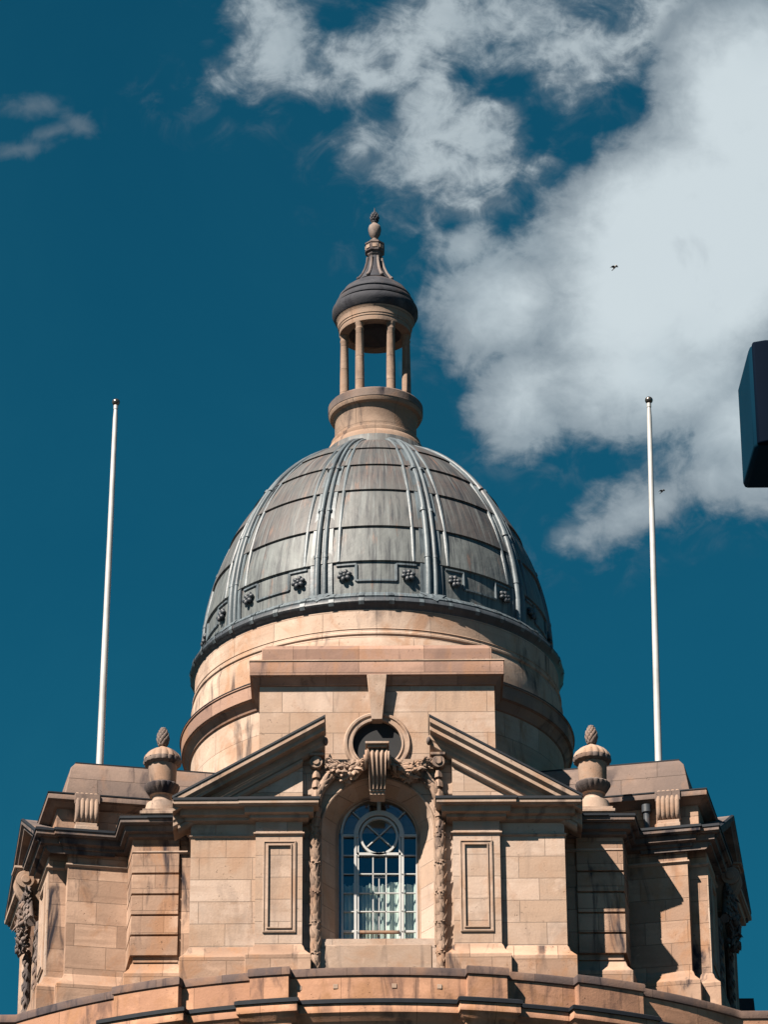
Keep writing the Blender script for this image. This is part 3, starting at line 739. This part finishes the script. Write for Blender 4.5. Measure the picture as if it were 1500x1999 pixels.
# --- drum of the dome
dr = [(4.03, ZC-.2), (4.03, 32.78), (4.07, 32.80), (4.08, 32.84), (4.12, 32.90), (4.17, 32.98), (4.235, 33.0), (4.245, 33.29), (4.27, 33.30), (4.27, 33.335), (4.10, 33.42),
      (4.06, 33.46), (4.045, 33.95), (3.99, 34.14), (4.02, 34.17), (4.02, 34.21), (3.985, 34.24), (3.985, 34.29), (4.0, 34.30), (3.975, 34.32), (3.97, 34.78), (3.6, 34.85)]
m = MB(); m.lathe(dr[:2], 128); dm = m.build('drum', 'drum', hall, uv='cyl', R=4)
m = MB(); m.lathe(dr[1:12], 128); m.build('drum_cornice', 'attic', dm, uv='cyl', R=4.2)
m = MB(); m.lathe(dr[11:], 128); m.build('drum_band', 'drum', dm, uv='cyl', R=4)
m = MB(); m.lathe([(4.0, 33.36), (4.275, 33.35), (4.28, 33.33), (4.26, 33.325)], 128); m.build('lead_flashing', 'flash', dm, uv='cyl', R=4)

# --- attic block with the oculus
YA = -4.45; ZOC = 31.50
m = MB(); n = 48; oc = [(.50*math.cos(2*PI*i/n), ZOC+.50*math.sin(2*PI*i/n)) for i in range(n)]
rect = (-2.41, 2.41, ZC-.05, 33.25)
c0 = (0, ZOC); prr = to_rect(oc, c0, rect)
holed_pts = oc
ring_wall(m, prr, oc, YA, YA)
for (xx, zz_) in ((rect[0], rect[2]), (rect[1], rect[2]), (rect[1], rect[3]), (rect[0], rect[3])):
    A = math.atan2(zz_-ZOC, xx) % (2*PI); i = int(A/(2*PI)*n); a, b = prr[i], prr[(i+1) % n]
    m.add([(a[0], YA, a[1]), (b[0], YA, b[1]), (xx, YA, zz_)], [(0, 1, 2)])
for sg in (-1, 1): m.add([(sg*2.41, YA, rect[2]), (sg*2.41, -2.8, rect[2]), (sg*2.41, -2.8, rect[3]), (sg*2.41, YA, rect[3])], [(0, 1, 2, 3)])
ring_wall(m, oc, oc, YA, YA+.07)
ab = m.build('attic_front', 'ashlar', hall, sharp=50)
m = MB(); m.lathe([(.50, 0), (.50, .05), (.535, .055), (.545, .03), (.60, .03), (.615, .06), (.66, .065), (.685, .03), (.685, -.01)], 64)
m.v = [(x, YA-z, ZOC-y) for x, y, z in m.v]; m.build('oculus_surround', 'trim', ab)
m = MB(); m.xz([(.52*math.cos(2*PI*i/32), ZOC+.52*math.sin(2*PI*i/32)) for i in range(32)], YA+.06, YA+.10); m.build('oculus_dark_disc', 'dark', ab)  # dark disc just inside the hole, standing in for its shade
AC = [(0, 33.27), (.19, 33.27), (.20, 33.25), (.20, 32.95), (.15, 32.94), (.11, 32.88), (.05, 32.83), (.04, 32.79), (0, 32.78)]
m = MB(); m.sweep([(-2.41, -3.25), (-2.41, YA), (2.41, YA), (2.41, -3.25)], AC); m.build('attic_cornice', 'attic', ab, bevel=.008)
m = MB(); m.sweep([(-2.41, -3.25), (-2.41, YA), (2.41, YA), (2.41, -3.25)], [(0, 33.30), (.215, 33.29), (.215, 33.262), (0, 33.275)]); m.build('lead_flashing', 'trim', ab)
m = MB(); q0 = [(-2.37, YA-.03), (2.37, YA-.03), (2.37, -3.0), (-2.37, -3.0)]
vs = [(x, y, 33.29) for x, y in q0]+[(x, y, 33.61) for x, y in q0]+[(x*.965, y+(.10 if y < -4 else 0), 33.73) for x, y in q0]
m.add(vs, [(0, 1, 5, 4), (1, 2, 6, 5), (2, 3, 7, 6), (3, 0, 4, 7), (4, 5, 9, 8), (5, 6, 10, 9), (6, 7, 11, 10), (7, 4, 8, 11), (8, 9, 10, 11)])
m.build('attic_coping', 'attic', ab, bevel=.012)
m = MB(); zk0, zk1 = zat(1404, YA-.17), 32.95
vs = []
for y in (YA-.17, YA+.1):
    ex = .0 if y < YA else 0
    vs += [(-.11, y, zk0), (.11, y, zk0), (.205, y-(.06 if y < YA else 0), zk1), (-.205, y-(.06 if y < YA else 0), zk1)]
m.add(vs, [(0, 1, 2, 3), (7, 6, 5, 4), (0, 4, 5, 1), (1, 5, 6, 2), (2, 6, 7, 3), (3, 7, 4, 0)]); m.build('keystone', 'trim', ab, bevel=.012)

# --- the lead dome
R0, H0, Z0 = 3.75, 5.1, 35.43
def dome_r(z):
    s = abs((z-Z0)/H0); return R0*max(0, 1-s**2)**(1/1.8)
ZB, ZTOP = 35.08, 40.26
def z_of(py):
    lo, hi = ZB, ZTOP
    for _ in range(40):
        md = (lo+hi)/2
        if proj_y((0, -dome_r(md), md)) > py: lo = md
        else: hi = md
    return (lo+hi)/2
rows = [ZB]+[z_of(y) for y in (1095, 1027, 956, 907, 875)]+[ZTOP]
tones = [(.0, .25), (.0, .3), (.25, .9), (.7, 1.), (.6, 1.), (.5, .9)]
dome = MB(); random.seed(3)
for i in range(10):
    for (a0, a1) in ((-18, -12.2), (-12.2, 12.2), (12.2, 18)):
        for k in range(6):
            za_, zb_ = rows[k], rows[k+1]; tn = rnd(*tones[k]); nn = 7
            prof = [(dome_r(za_+(zb_-za_)*q/nn)+.05*(1-q/nn)*(1 if k else 0), za_+(zb_-za_)*q/nn) for q in range(nn+1)]
            if k: prof = [(dome_r(za_)-.004, za_-.02)]+prof
            dome.lathe(prof, max(2, int((a1-a0)/2)), a0=math.radians(i*36+a0), a1=math.radians(i*36+a1), tone=tn)
do = dome.build('dome', 'lead', hall, uv='cyl', R=3.75, sharp=30)
def surf(a, z, off=0):
    r = dome_r(z)+off; return (math.sin(a)*r, -math.cos(a)*r, z)
def on_dome(mb, a_of, z0, z1, r, n=24, off=.0):
    mb.tube([surf(a_of(z0+(z1-z0)*i/n), z0+(z1-z0)*i/n, off) for i in range(n+1)], r, 8)
def strap(mb, A, hw, th, z0, z1, n=22):
    vs = []
    for i in range(n+1):
        z = z0+(z1-z0)*i/n; r = dome_r(z); h = hw(i/n)/r
        for a, o in ((A-h, -.01), (A-h, th), (A+h, th), (A+h, -.01)): vs.append(surf(a, z, o))
    mb.add(vs, [(4*i+j, 4*i+j+1, 4*i+5+j, 4*i+4+j) for i in range(n) for j in range(3)])
for i in range(10):
    A = math.radians(i*36+18)
    if abs(math.cos(A)) > -2:
        rb = MB(); hwf = lambda t: .25-.12*t**1.3
        strap(rb, A, hwf, .04, ZB+.05, ZTOP)
        for off_, rr in ((-.085, .072), (.085, .055)):
            zz_ = [ZB+.08+(ZTOP-ZB-.08)*q/28 for q in range(29)]
            rb.tube([surf(A+off_*(1-.45*(q/28)**1.3)/dome_r(z), z, .055) for q, z in enumerate(zz_)], lambda t, rr=rr: rr*(1-.35*t), 10)
            for py in (995, 915, 1085):
                z = z_of(py); p0 = surf(A+off_/dome_r(z), z, .055); p1 = surf(A+off_/dome_r(z), z+.07, .055); rb.tube([p0, p1], rr*1.05, 10)
        ro_ = rb.build('rib', 'rib', do, uv='cyl', R=3.75)
        vsp = MB(); z_ = ZB+.12
        vsp.add([surf(A-.075, z_+.05, .10), surf(A+.075, z_+.05, .10), (math.sin(A)*4.10, -math.cos(A)*4.10, z_-.24), surf(A, z_+.0, .08)], [(0, 1, 2), (0, 3, 2), (1, 3, 2), (0, 1, 3)])
        vsp.build('rib_foot', 'rib', do, uv='cyl', R=3.75)
for i in range(10):
    B = math.radians(i*36); sm = MB()
    for sg in (-1, 1):
        A = B+sg*math.radians(12.2)
        sm.tube([surf(A, rows[1]+(ZTOP-rows[1])*q/26, .012) for q in range(27)], lambda t: .050*(1-.35*t), 8)
        sm.tube([surf(B+sg*math.radians(17.1), rows[1]+(ZTOP-rows[1])*q/26, .005) for q in range(27)], .012, 6)
    sm.build('seam_roll', 'rib', do, uv='cyl', R=3.75)
    fr = MB(); zA, zB2 = z_of(1101), z_of(1133); d = math.radians
    pth = [(-13, zA), (-6.5, zA), (-6.5, zB2), (6.5, zB2), (6.5, zA), (13, zA)]
    for (p, q) in zip(pth, pth[1:]):
        nn = 6; pts = [surf(B+d(p[0]+(q[0]-p[0])*t/nn), p[1]+(q[1]-p[1])*t/nn, .008) for t in range(nn+1)]; fr.tube(pts, .034, 6)
    fr.build('key_frame', 'rib', do, uv='cyl', R=3.75)
def rosette(A, z):
    m_ = MB(); N = Vector((math.sin(A), -math.cos(A), .28)).normalized(); Hh = Vector((math.cos(A), math.sin(A), 0)); Vv = Hh.cross(N)*-1
    c = Vector(surf(A, z, .0)); base = tuple(c)
    for k in range(6):
        a = 2*PI*k/6+.3
        R = Matrix((Hh*math.cos(a)+Vv*math.sin(a), N, (-Hh*math.sin(a)+Vv*math.cos(a)))).transposed()
        m_.lump(c+(Hh*math.cos(a)+Vv*math.sin(a))*.098+N*.055, (.066, .055, .052), R, 2)
    m_.lump(c+N*.07, (.045, .045, .045), None, 2)
    return m_.build('rosette', 'leaddark', do, base=base)
for i in range(-2, 3):
    for sg in (-1, 1): rosette(math.radians(i*36+sg*10.2), z_of(1124))
# base rolls: lit top and shaded underside put into two lead colours
m = MB(); m.lathe([(3.70, 35.14), (3.80, 35.20), (3.87, 35.19), (3.91, 35.14), (3.89, 35.09), (3.93, 35.12), (3.99, 35.10), (4.02, 35.05), (3.99, 35.0), (3.9, 35.0)], 144)
br_ = m.build('base_roll', 'rib', do, uv='cyl', R=3.9)
m = MB(); m.lathe([(3.9, 35.005), (4.03, 35.01), (4.07, 34.97), (4.085, 34.90), (4.05, 34.84), (3.99, 34.80), (3.97, 34.75), (3.90, 34.75)], 144); m.build('drip_moulding', 'leaddark', do, uv='cyl', R=3.9)  # dark lead colour carries the shade under the rolls
for i in range(40):
    m = MB(); a = math.radians(i*9+4.5); m.lathe([(3.86, 35.205), (3.92, 35.15), (3.90, 35.09), (4.00, 35.11), (4.04, 35.05), (4.0, 34.99), (4.08, 34.98), (4.10, 34.90), (4.06, 34.83)], 2, a0=a-.014, a1=a+.014); m.build('roll_clip', 'rib', do, uv='cyl', R=3.9)

# --- lantern
lp = [(1.15, 40.05), (1.15, 40.20), (1.12, 40.24), (1.10, 40.40), (1.085, 40.44), (1.075, 40.50), (1.03, 40.56), (1.005, 40.585), (1.01, 40.62), (1.01, 40.67), (.955, 40.685), (.95, 40.72), (.925, 40.74), (.92, 41.20), (.945, 41.24), (.955, 41.28), (1.03, 41.31), (1.055, 41.36), (1.065, 41.40), (1.065, 41.57), (1.04, 41.60), (.6, 41.62)]
m = MB(); m.lathe(lp[3:], 72); lan = m.build('lantern', 'lantern', hall, uv='cyl', R=1)
m = MB(); m.lathe([(1.17, 40.0), (1.16, 40.20), (1.13, 40.26), (1.11, 40.40), (1.10, 40.41), (1.05, 40.41)], 72); m.build('lead_collar', 'lead', lan, uv='cyl', R=1)
m = MB(); m.lathe([(.9, 41.615), (1.05, 41.61), (1.075, 41.58), (1.072, 41.40), (1.06, 41.395)], 72); m.build('coping', 'sooty', lan, uv='cyl', R=1)
RC = .705
for k in range(6):
    a = math.radians(30+60*k); c = (math.sin(a)*RC, -math.cos(a)*RC)
    m = MB(); m.lathe([(.135, 41.60), (.135, 41.66), (.125, 41.70), (.105, 41.73), (.104, 41.76), (.103, 42.3), (.088, 43.30), (.10, 43.32), (.10, 43.34), (.088, 43.35), (.088, 43.42), (.115, 43.47), (.115, 43.50)], 20, c); m.build('column', 'lantern', lan)
m = MB(); m.lathe([(.60, 43.52), (.60, 43.48), (.815, 43.48), (.82, 43.50), (.82, 43.60), (.835, 43.605), (.835, 43.65), (.85, 43.66), (.855, 43.74), (.87, 43.80), (.90, 43.84)], 72); m.build('frieze', 'lantern', lan, uv='cyl', R=1)
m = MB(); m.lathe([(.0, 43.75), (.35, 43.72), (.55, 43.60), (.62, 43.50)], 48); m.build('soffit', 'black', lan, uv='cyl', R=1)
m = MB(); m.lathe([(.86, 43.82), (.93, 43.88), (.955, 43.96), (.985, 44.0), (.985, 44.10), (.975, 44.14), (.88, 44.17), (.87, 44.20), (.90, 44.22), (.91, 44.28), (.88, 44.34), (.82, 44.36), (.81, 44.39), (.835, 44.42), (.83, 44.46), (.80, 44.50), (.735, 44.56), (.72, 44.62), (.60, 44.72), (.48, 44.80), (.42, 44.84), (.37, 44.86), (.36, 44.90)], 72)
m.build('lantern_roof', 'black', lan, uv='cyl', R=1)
# flared spire with scroll buttresses
m = MB(); m.lathe([(.42, 44.86), (.37, 44.93), (.29, 45.06), (.215, 45.24), (.165, 45.44), (.14, 45.56), (.165, 45.60)], 32); sp_ = m.build('spire', 'black', lan)
m = MB()
for k in range(8):
    a = math.radians(22.5+45*k); P = [(.40, 44.90), (.37, 44.96), (.30, 45.06), (.235, 45.22), (.195, 45.38), (.18, 45.52)]
    m.tube([(math.sin(a)*r, -math.cos(a)*r, z) for r, z in P], lambda t: .04-.012*t, 8); m.lump((math.sin(a)*.41, -math.cos(a)*.41, 44.91), (.05, .05, .05), None, 2)
m.build('scroll_buttress', 'greystone', lan)
m = MB(); m.lathe([(.14, 45.54), (.185, 45.60), (.19, 45.64), (.235, 45.67), (.24, 45.69), (.225, 45.70), (.222, 45.86), (.24, 45.87), (.24, 45.90), (.20, 45.93), (.15, 45.955), (.08, 45.97)], 8, a0=math.radians(22.5), a1=math.radians(382.5)); m.build('octagonal_block', 'greystone', lan, smooth=False)
m = MB()
for k in range(8):
    a = math.radians(45*k); rr = .222*math.cos(PI/8); hz = Vector((math.cos(a), math.sin(a), 0)); nn = Vector((math.sin(a), -math.cos(a), 0))
    for (u0, u1, v0, v1) in ((-.055, .055, 45.735, 45.825),):
        P = [nn*(rr+d_)+hz*u for d_ in (0, .02) for u in (u0, u1)]
        vs = [(p.x, p.y, z) for z in (v0, v1) for p in P]; m.add(vs, [(0, 1, 3, 2), (4, 6, 7, 5), (0, 4, 5, 1), (1, 5, 7, 3), (3, 7, 6, 2), (2, 6, 4, 0)])
m.build('block_panels', 'lantern', lan, smooth=False)
m = MB(); m.lathe([(.09, 45.95), (.12, 45.97), (.12, 46.0), (.065, 46.03), (.06, 46.06), (.09, 46.10), (.13, 46.18), (.15, 46.28), (.148, 46.34), (.13, 46.40), (.10, 46.43), (.06, 46.46), (.055, 46.50)], 24); fi = m.build('finial_urn', 'greystone', lan)
m = MB()
for r_ in range(5):
    for k in range(8):
        a = 2*PI*(k+.5*(r_ % 2))/8; z = 46.52+r_*.052; rr = .085*math.sin(PI*(r_+1.2)/6.4)
        m.lump((math.sin(a)*rr, -math.cos(a)*rr, z), (.035, .035, .045), None, 1)
m.lump((0, 0, 46.62), (.08, .08, .12), None, 2); m.tube([(0, 0, 46.72), (0, 0, 46.80), (0, 0, 46.90)], lambda t: .03*(1-t)+.006, 8); m.build('artichoke_finial', 'black', lan)

# --- curved parapet, entablature and lower storey
RP, CY = 10.76, 2.76
def arc(r, a0, a1, n): return [(math.sin(a0+(a1-a0)*i/n)*r, CY-math.cos(a0+(a1-a0)*i/n)*r) for i in range(n+1)]
PED = [(1.66, 2.38), (3.72, 4.95)]
def parapet_path(dr_=0.):
    ang = [(-math.asin(b/RP), -math.asin(a/RP)) for a, b in PED][::-1]+[(math.asin(a/RP), math.asin(b/RP)) for a, b in PED]
    A = math.asin(7.05/RP); pts = []; cur = -A
    for a, b in ang:
        n = max(2, int((a-cur)/.02)); pts += arc(RP+dr_, cur, a, n); n = max(2, int((b-a)/.02)); pts += arc(RP+.2+dr_, a, b, n); cur = b
    pts += arc(RP+dr_, cur, A, max(2, int((A-cur)/.02)))
    L = [(pts[0][0]-9, pts[0][1]+.0)]; Rr = [(pts[-1][0]+9, pts[-1][1])]
    return L+pts+Rr
pp_ = parapet_path()
zc0, zc1 = 25.45, 25.265
m = MB(); m.sweep(pp_, [(-.40, 25.40), (-.38, 25.45), (-.04, zc0), (.02, zc0-.01), (.035, zc0-.04), (.03, zc1+.02), (0, zc1), (-.02, zc1), (-.4, zc1)], cap=True); m.build('parapet_coping', 'coping', hall, sharp=50, uv='cyl', R=10.8)
m = MB(); m.sweep(pp_, [(-.35, zc1+.01), (0, zc1+.004), (0, 24.72), (-.35, 24.72)]); m.build('parapet', 'parapet', hall, sharp=60, uv='cyl', R=10.8)
m = MB(); m.sweep(pp_, [(-.3, 24.72), (.16, 24.72), (.20, 24.69), (.20, 24.50), (.16, 24.48), (.15, 24.40), (.08, 24.36), (.07, 24.25), (-.2, 24.2), (-.3, 24.2)]); m.build('lower_cornice', 'parapet', hall, sharp=60, uv='cyl', R=10.8)
m = MB(); m.sweep(pp_, [(-.1, 24.79), (.17, 24.775), (.235, 24.74), (.235, 24.67), (.2, 24.665)]); m.build('lead_flashing', 'flash', hall)
m = MB()
for i, x in enumerate((-1.75, -.95, .35, 1.35)):
    a = math.asin((x*.85)/RP); c = (math.sin(a)*RP, CY-math.cos(a)*RP)
    m.box(c[0]-.045, c[0]+.045, c[1]-.012, c[1]+.03, 25.03, 25.12)
m.build('patch_stones', 'trim', hall, bevel=.004)
# lower storey down to the street, with ionic half-columns
A = math.asin(7.05/RP); lo = arc(RP-.28, -A, A, 40)
m = MB(); m.prism([(-16, lo[0][1]+.3)]+lo+[(16, lo[-1][1]+.3), (16, 26), (-16, 26)], 0, ZT-.02); m.build('lower_storey', 'worn', hall, uv='cyl', R=10.5, sharp=30)
m = MB(); m.prism([(-15, lo[0][1]+.35)]+arc(RP-.34, -A, A, 40)+[(15, lo[-1][1]+.35), (15, 25), (-15, 25)], ZT-.025, ZT-.005); m.build('dark_terrace_sheet', 'flash', hall)  # unseen dark sheet added on the terrace to damp sunlight bouncing up
for xx in (-2.1, 2.1, -4.35, 4.35):
    a = math.asin(xx/RP); cx_, cy_ = math.sin(a)*(RP-.12), CY-math.cos(a)*(RP-.12)
    m = MB(); m.lathe([(.27, 10), (.26, 16), (.23, 23.75), (.26, 23.78), (.26, 23.85), (.23, 23.87)], 28, (cx_, cy_)); cl = m.build('half_column', 'trim', hall)
    m = MB(); m.box(cx_-.33, cx_+.33, cy_-.34, cy_+.2, 24.12, 24.19)
    for sg in (-1, 1): m.tube([(cx_+sg*.27, cy_-.34, 24.0), (cx_+sg*.27, cy_+.1, 24.0)], .13, 18)
    m.lump((cx_, cy_-.30, 24.10), (.13, .08, .07), None, 2)
    m.build('ionic_capital', 'trim', cl, bevel=.008)
# dark plant housing behind the right end of the parapet
p = at(1424, 1946, .5); q = at(1466, 1976, .5)
m = MB(); m.prism([(p[0]-.6, .5), (p[0]+.62, .5), (p[0]+.62, 1.9), (p[0]-.6, 1.9)], 26, p[2], .86); m.build('roof_housing', 'black', hall)

# ================================================================== things on the roof
def urn(px, side):
    p0 = at(px, 1580, -4.72); X = float(p0[0]); Y = -4.72
    e = empty('stone_urn', (X, Y, ZC)); s_ = 1/3.337/95.2
    def zz2(zy): return zat(1400+zy/3.337, Y)
    b = lambda mb, n_, mt, par=e, **k: mb.build(n_, mt, par, base=(X, Y, ZC), **k)
    m_ = MB(); m_.box(X-.38, X+.38, Y-.38, Y+.4, ZC, ZC+.13); m_.box(X-.41, X+.41, Y-.41, Y+.4, ZC+.13, ZC+.20); b(m_, 'pedestal', 'trim', bevel=.012)
    m_ = MB(); m_.box(X-.36, X+.36, Y-.36, Y+.36, ZC+.2, ZC+.26)
    m_.lathe([(.36, ZC+.26), (.34, ZC+.34), (98*s_, zz2(580)+.05), (82*s_, zz2(562)), (66*s_, zz2(548)), (60*s_, zz2(533)), (64*s_, zz2(518)), (80*s_, zz2(512))], 32, (X, Y)); b(m_, 'foot', 'trim')
    fl = lambda j, a: .06*abs(math.sin(a*9))-.03
    m_ = MB(); m_.lathe([(62*s_, zz2(516)), (84*s_, zz2(500)), (100*s_, zz2(478)), (110*s_, zz2(462)), (112*s_, zz2(448)), (104*s_, zz2(440)), (90*s_, zz2(436))], 72, (X, Y), flute=fl); b(m_, 'gadrooned_collar', 'sooty')
    m_ = MB(); m_.lathe([(88*s_, zz2(440)), (90*s_, zz2(425)), (93*s_, zz2(330)), (94*s_, zz2(312)), (88*s_, zz2(308))], 40, (X, Y)); b(m_, 'bowl', 'carve')
    m_ = MB(); m_.lathe([(90*s_, zz2(318)), (108*s_, zz2(308)), (118*s_, zz2(302)), (122*s_, zz2(288)), (119*s_, zz2(276))], 72, (X, Y), flute=fl); b(m_, 'rim', 'sooty')
    fl2 = lambda j, a: (.07*abs(math.sin(a*8))-.035) if j < 6 else 0
    m_ = MB(); m_.lathe([(119*s_, zz2(278)), (116*s_, zz2(262)), (106*s_, zz2(245)), (88*s_, zz2(228)), (66*s_, zz2(213)), (44*s_, zz2(203)), (26*s_, zz2(194)), (17*s_, zz2(184)), (20*s_, zz2(178))], 80, (X, Y), flute=fl2); b(m_, 'lid', 'carve')
    m_ = MB(); za_, zb_ = zz2(182), zz2(70); random.seed(4)
    for r_ in range(7):
        for k in range(8):
            a = 2*PI*(k+.5*(r_ % 2))/8; t = (r_+.7)/7.4; rr = 34*s_*math.sin(PI*(.18+.78*t)); z = za_+(zb_-za_)*t
            R = Matrix.Rotation(a, 3, 'Z') @ rotm('X', 12)
            m_.lump((X+math.sin(a)*rr, Y-math.cos(a)*rr, z), (.038, .03, .06), R, 2)
    m_.lump((X, Y, (za_+zb_)/2), (.085, .085, (zb_-za_)/2*.96), None, 2); b(m_, 'pinecone_finial', 'sooty')
    tag(e, f'carved stone urn with pinecone top on the corner pier {side} of the dome', 'urn', 'stone urns on the corner piers')
urn(315, 'left'); urn(1160, 'right')

def flagpole(b0, t0, r0_, label):
    pb, pt_ = at(*b0, -1.), at(*t0, -1.); d = (pt_-pb)/(pt_[2]-pb[2]); base = pb+d*(29.5-pb[2])
    e = empty('flagpole', tuple(base))
    m_ = MB(); P = [base+(pt_-base)*t for t in (0, .25, .5, .75, .97, .985, 1)]
    m_.tube([tuple(p) for p in P], lambda t: .088-.052*t if t < .99 else .034, 16); m_.build('pole', 'pole', e, base=tuple(base))
    m_ = MB(); c_ = pt_+np.array([0, 0, .06]); m_.lump(tuple(c_), (.09, .09, .085), None, 3); m_.build('ball_finial', 'ball', e, base=tuple(base))
    m_ = MB(); m_.tube([tuple(pt_-d*.12), tuple(pt_-d*.02)], .05, 12); m_.build('truck', 'pole', e, base=tuple(base))
    tag(e, label, 'flagpole', 'flagpoles on the wings')
flagpole((194.5, 1487), (226, 790), .08, 'white flagpole without a flag on the left wing, against plain blue sky')
flagpole((1287, 1487), (1268, 786), .08, 'white flagpole without a flag on the right wing, crossing the white cloud')

# ================================================================== sign box at the right edge, nearer the camera
def P3(px, py, Y): return at(px, py, Y)
YN = -60.
tn = P3(1463, 672, YN); bn = P3(1474, 873, YN); hgt = tn[2]-bn[2]; dpt = hgt*.80
e = empty('sign_box', (float(tn[0])+.5, YN, 0))
m = MB(); x0 = float((tn[0]+bn[0])/2)+.0; wd = .30; r_ = .035; ztop, zbot = float(tn[2]), float(bn[2])
sk = (float(P3(1440, 745, YN+dpt)[0])-x0)                     # the back edge stands a little left of the front edge
def outline(y):
    k = (y-YN)/dpt; xx = x0+sk*k; return [(xx, y), (xx+wd, y)]
pl_ = [(x0+.02, YN-.012), (x0+.07, YN-.03), (x0+wd-.07, YN-.03), (x0+wd-.02, YN-.012), (x0+wd, YN+.01), (x0+wd+sk, YN+dpt), (x0+sk, YN+dpt), (x0, YN+.01)]
m.prism(pl_, zbot, ztop); hs = m.build('housing', 'navyside', e, base=(e.location.x, YN, 0), bevel=.022)
m = MB(); m.prism([(x0+.012, YN-.03), (x0+.07, YN-.05), (x0+wd-.07, YN-.05), (x0+wd-.012, YN-.03), (x0+wd-.012, YN-.0), (x0+.012, YN-.0)], zbot+.004, ztop-.002); m.build('front_panel', 'navy', e, base=(e.location.x, YN, 0), bevel=.01)
m = MB(); xp = x0+wd+.16; m.tube([(xp, YN+.15, 0), (xp, YN+.15, ztop+.05)], .06, 16); m.tube([(x0+wd-.02, YN+.15, zbot+.25), (xp, YN+.15, zbot+.25)], .025, 10); m.build('post', 'navy', e, base=(e.location.x, YN, 0))
tag(e, 'dark navy metal box cut off by the right edge, in front of the cloud', 'sign box')

# ================================================================== birds
def bird(px, py, Y, span, bank, label, mat, mat2, s=1.):
    c = at(px, py, Y); base = tuple(map(float, c)); R = rotm('Y', bank) @ rotm('Z', 35)
    Tb = lambda x, y, z: tuple(Vector(base)+R @ Vector((x*s, y*s, z*s)))
    m_ = MB(Tb); m_.tube([(0, -.17, .0), (0, -.14, .012), (0, -.07, .0), (0, .04, 0), (0, .12, 0), (0, .20, .0)], lambda t: .045*math.sin(PI*min(.97, .12+t*.86))+.004, 10, .8)
    m_.add([(-.02, .15, .004), (.02, .15, .004), (.05, .26, 0), (-.05, .26, 0), (0, .2, .012)], [(0, 1, 4), (1, 2, 4), (2, 3, 4), (3, 0, 4), (0, 1, 2, 3)])
    o = m_.build('bird', mat, None, base=base); tag(o, label, 'bird', 'birds flying by the dome')
    for sg in (-1, 1):
        w_ = MB(Tb); h = span/2
        P = [(0, -.06), (h*.35, -.10), (h*.62, -.07), (h, .05), (h*.7, .05), (h*.35, .06), (0, .07)]
        zt = [0, .05, .06, .02, .05, .05, 0]
        vs = [(sg*x, y, zt[i]+.006) for i, (x, y) in enumerate(P)]+[(sg*x, y, zt[i]-.004) for i, (x, y) in enumerate(P)]; n = 7
        w_.add(vs, [tuple(range(n)), tuple(range(n, 2*n))[::-1]]+[(i, (i+1) % n, n+(i+1) % n, n+i) for i in range(n)]); w_.build('wing', mat2, o, base=base)
bird(1201, 522, -6, .62, -28, 'pale gull with dark wing in front of the big white cloud', 'gull', 'gulldark', .42)
bird(1294, 959, -6, .6, -26, 'small dark bird just right of the right flagpole', 'gulldark', 'gulldark', .34)

# ================================================================== ground
m = MB(); m.add([(-1500, -1500, 0), (1500, -1500, 0), (1500, 1500, 0), (-1500, 1500, 0)], [(0, 1, 2, 3)])
g = m.build('ground', 'asphalt', None, smooth=False); g['kind'] = 'structure'
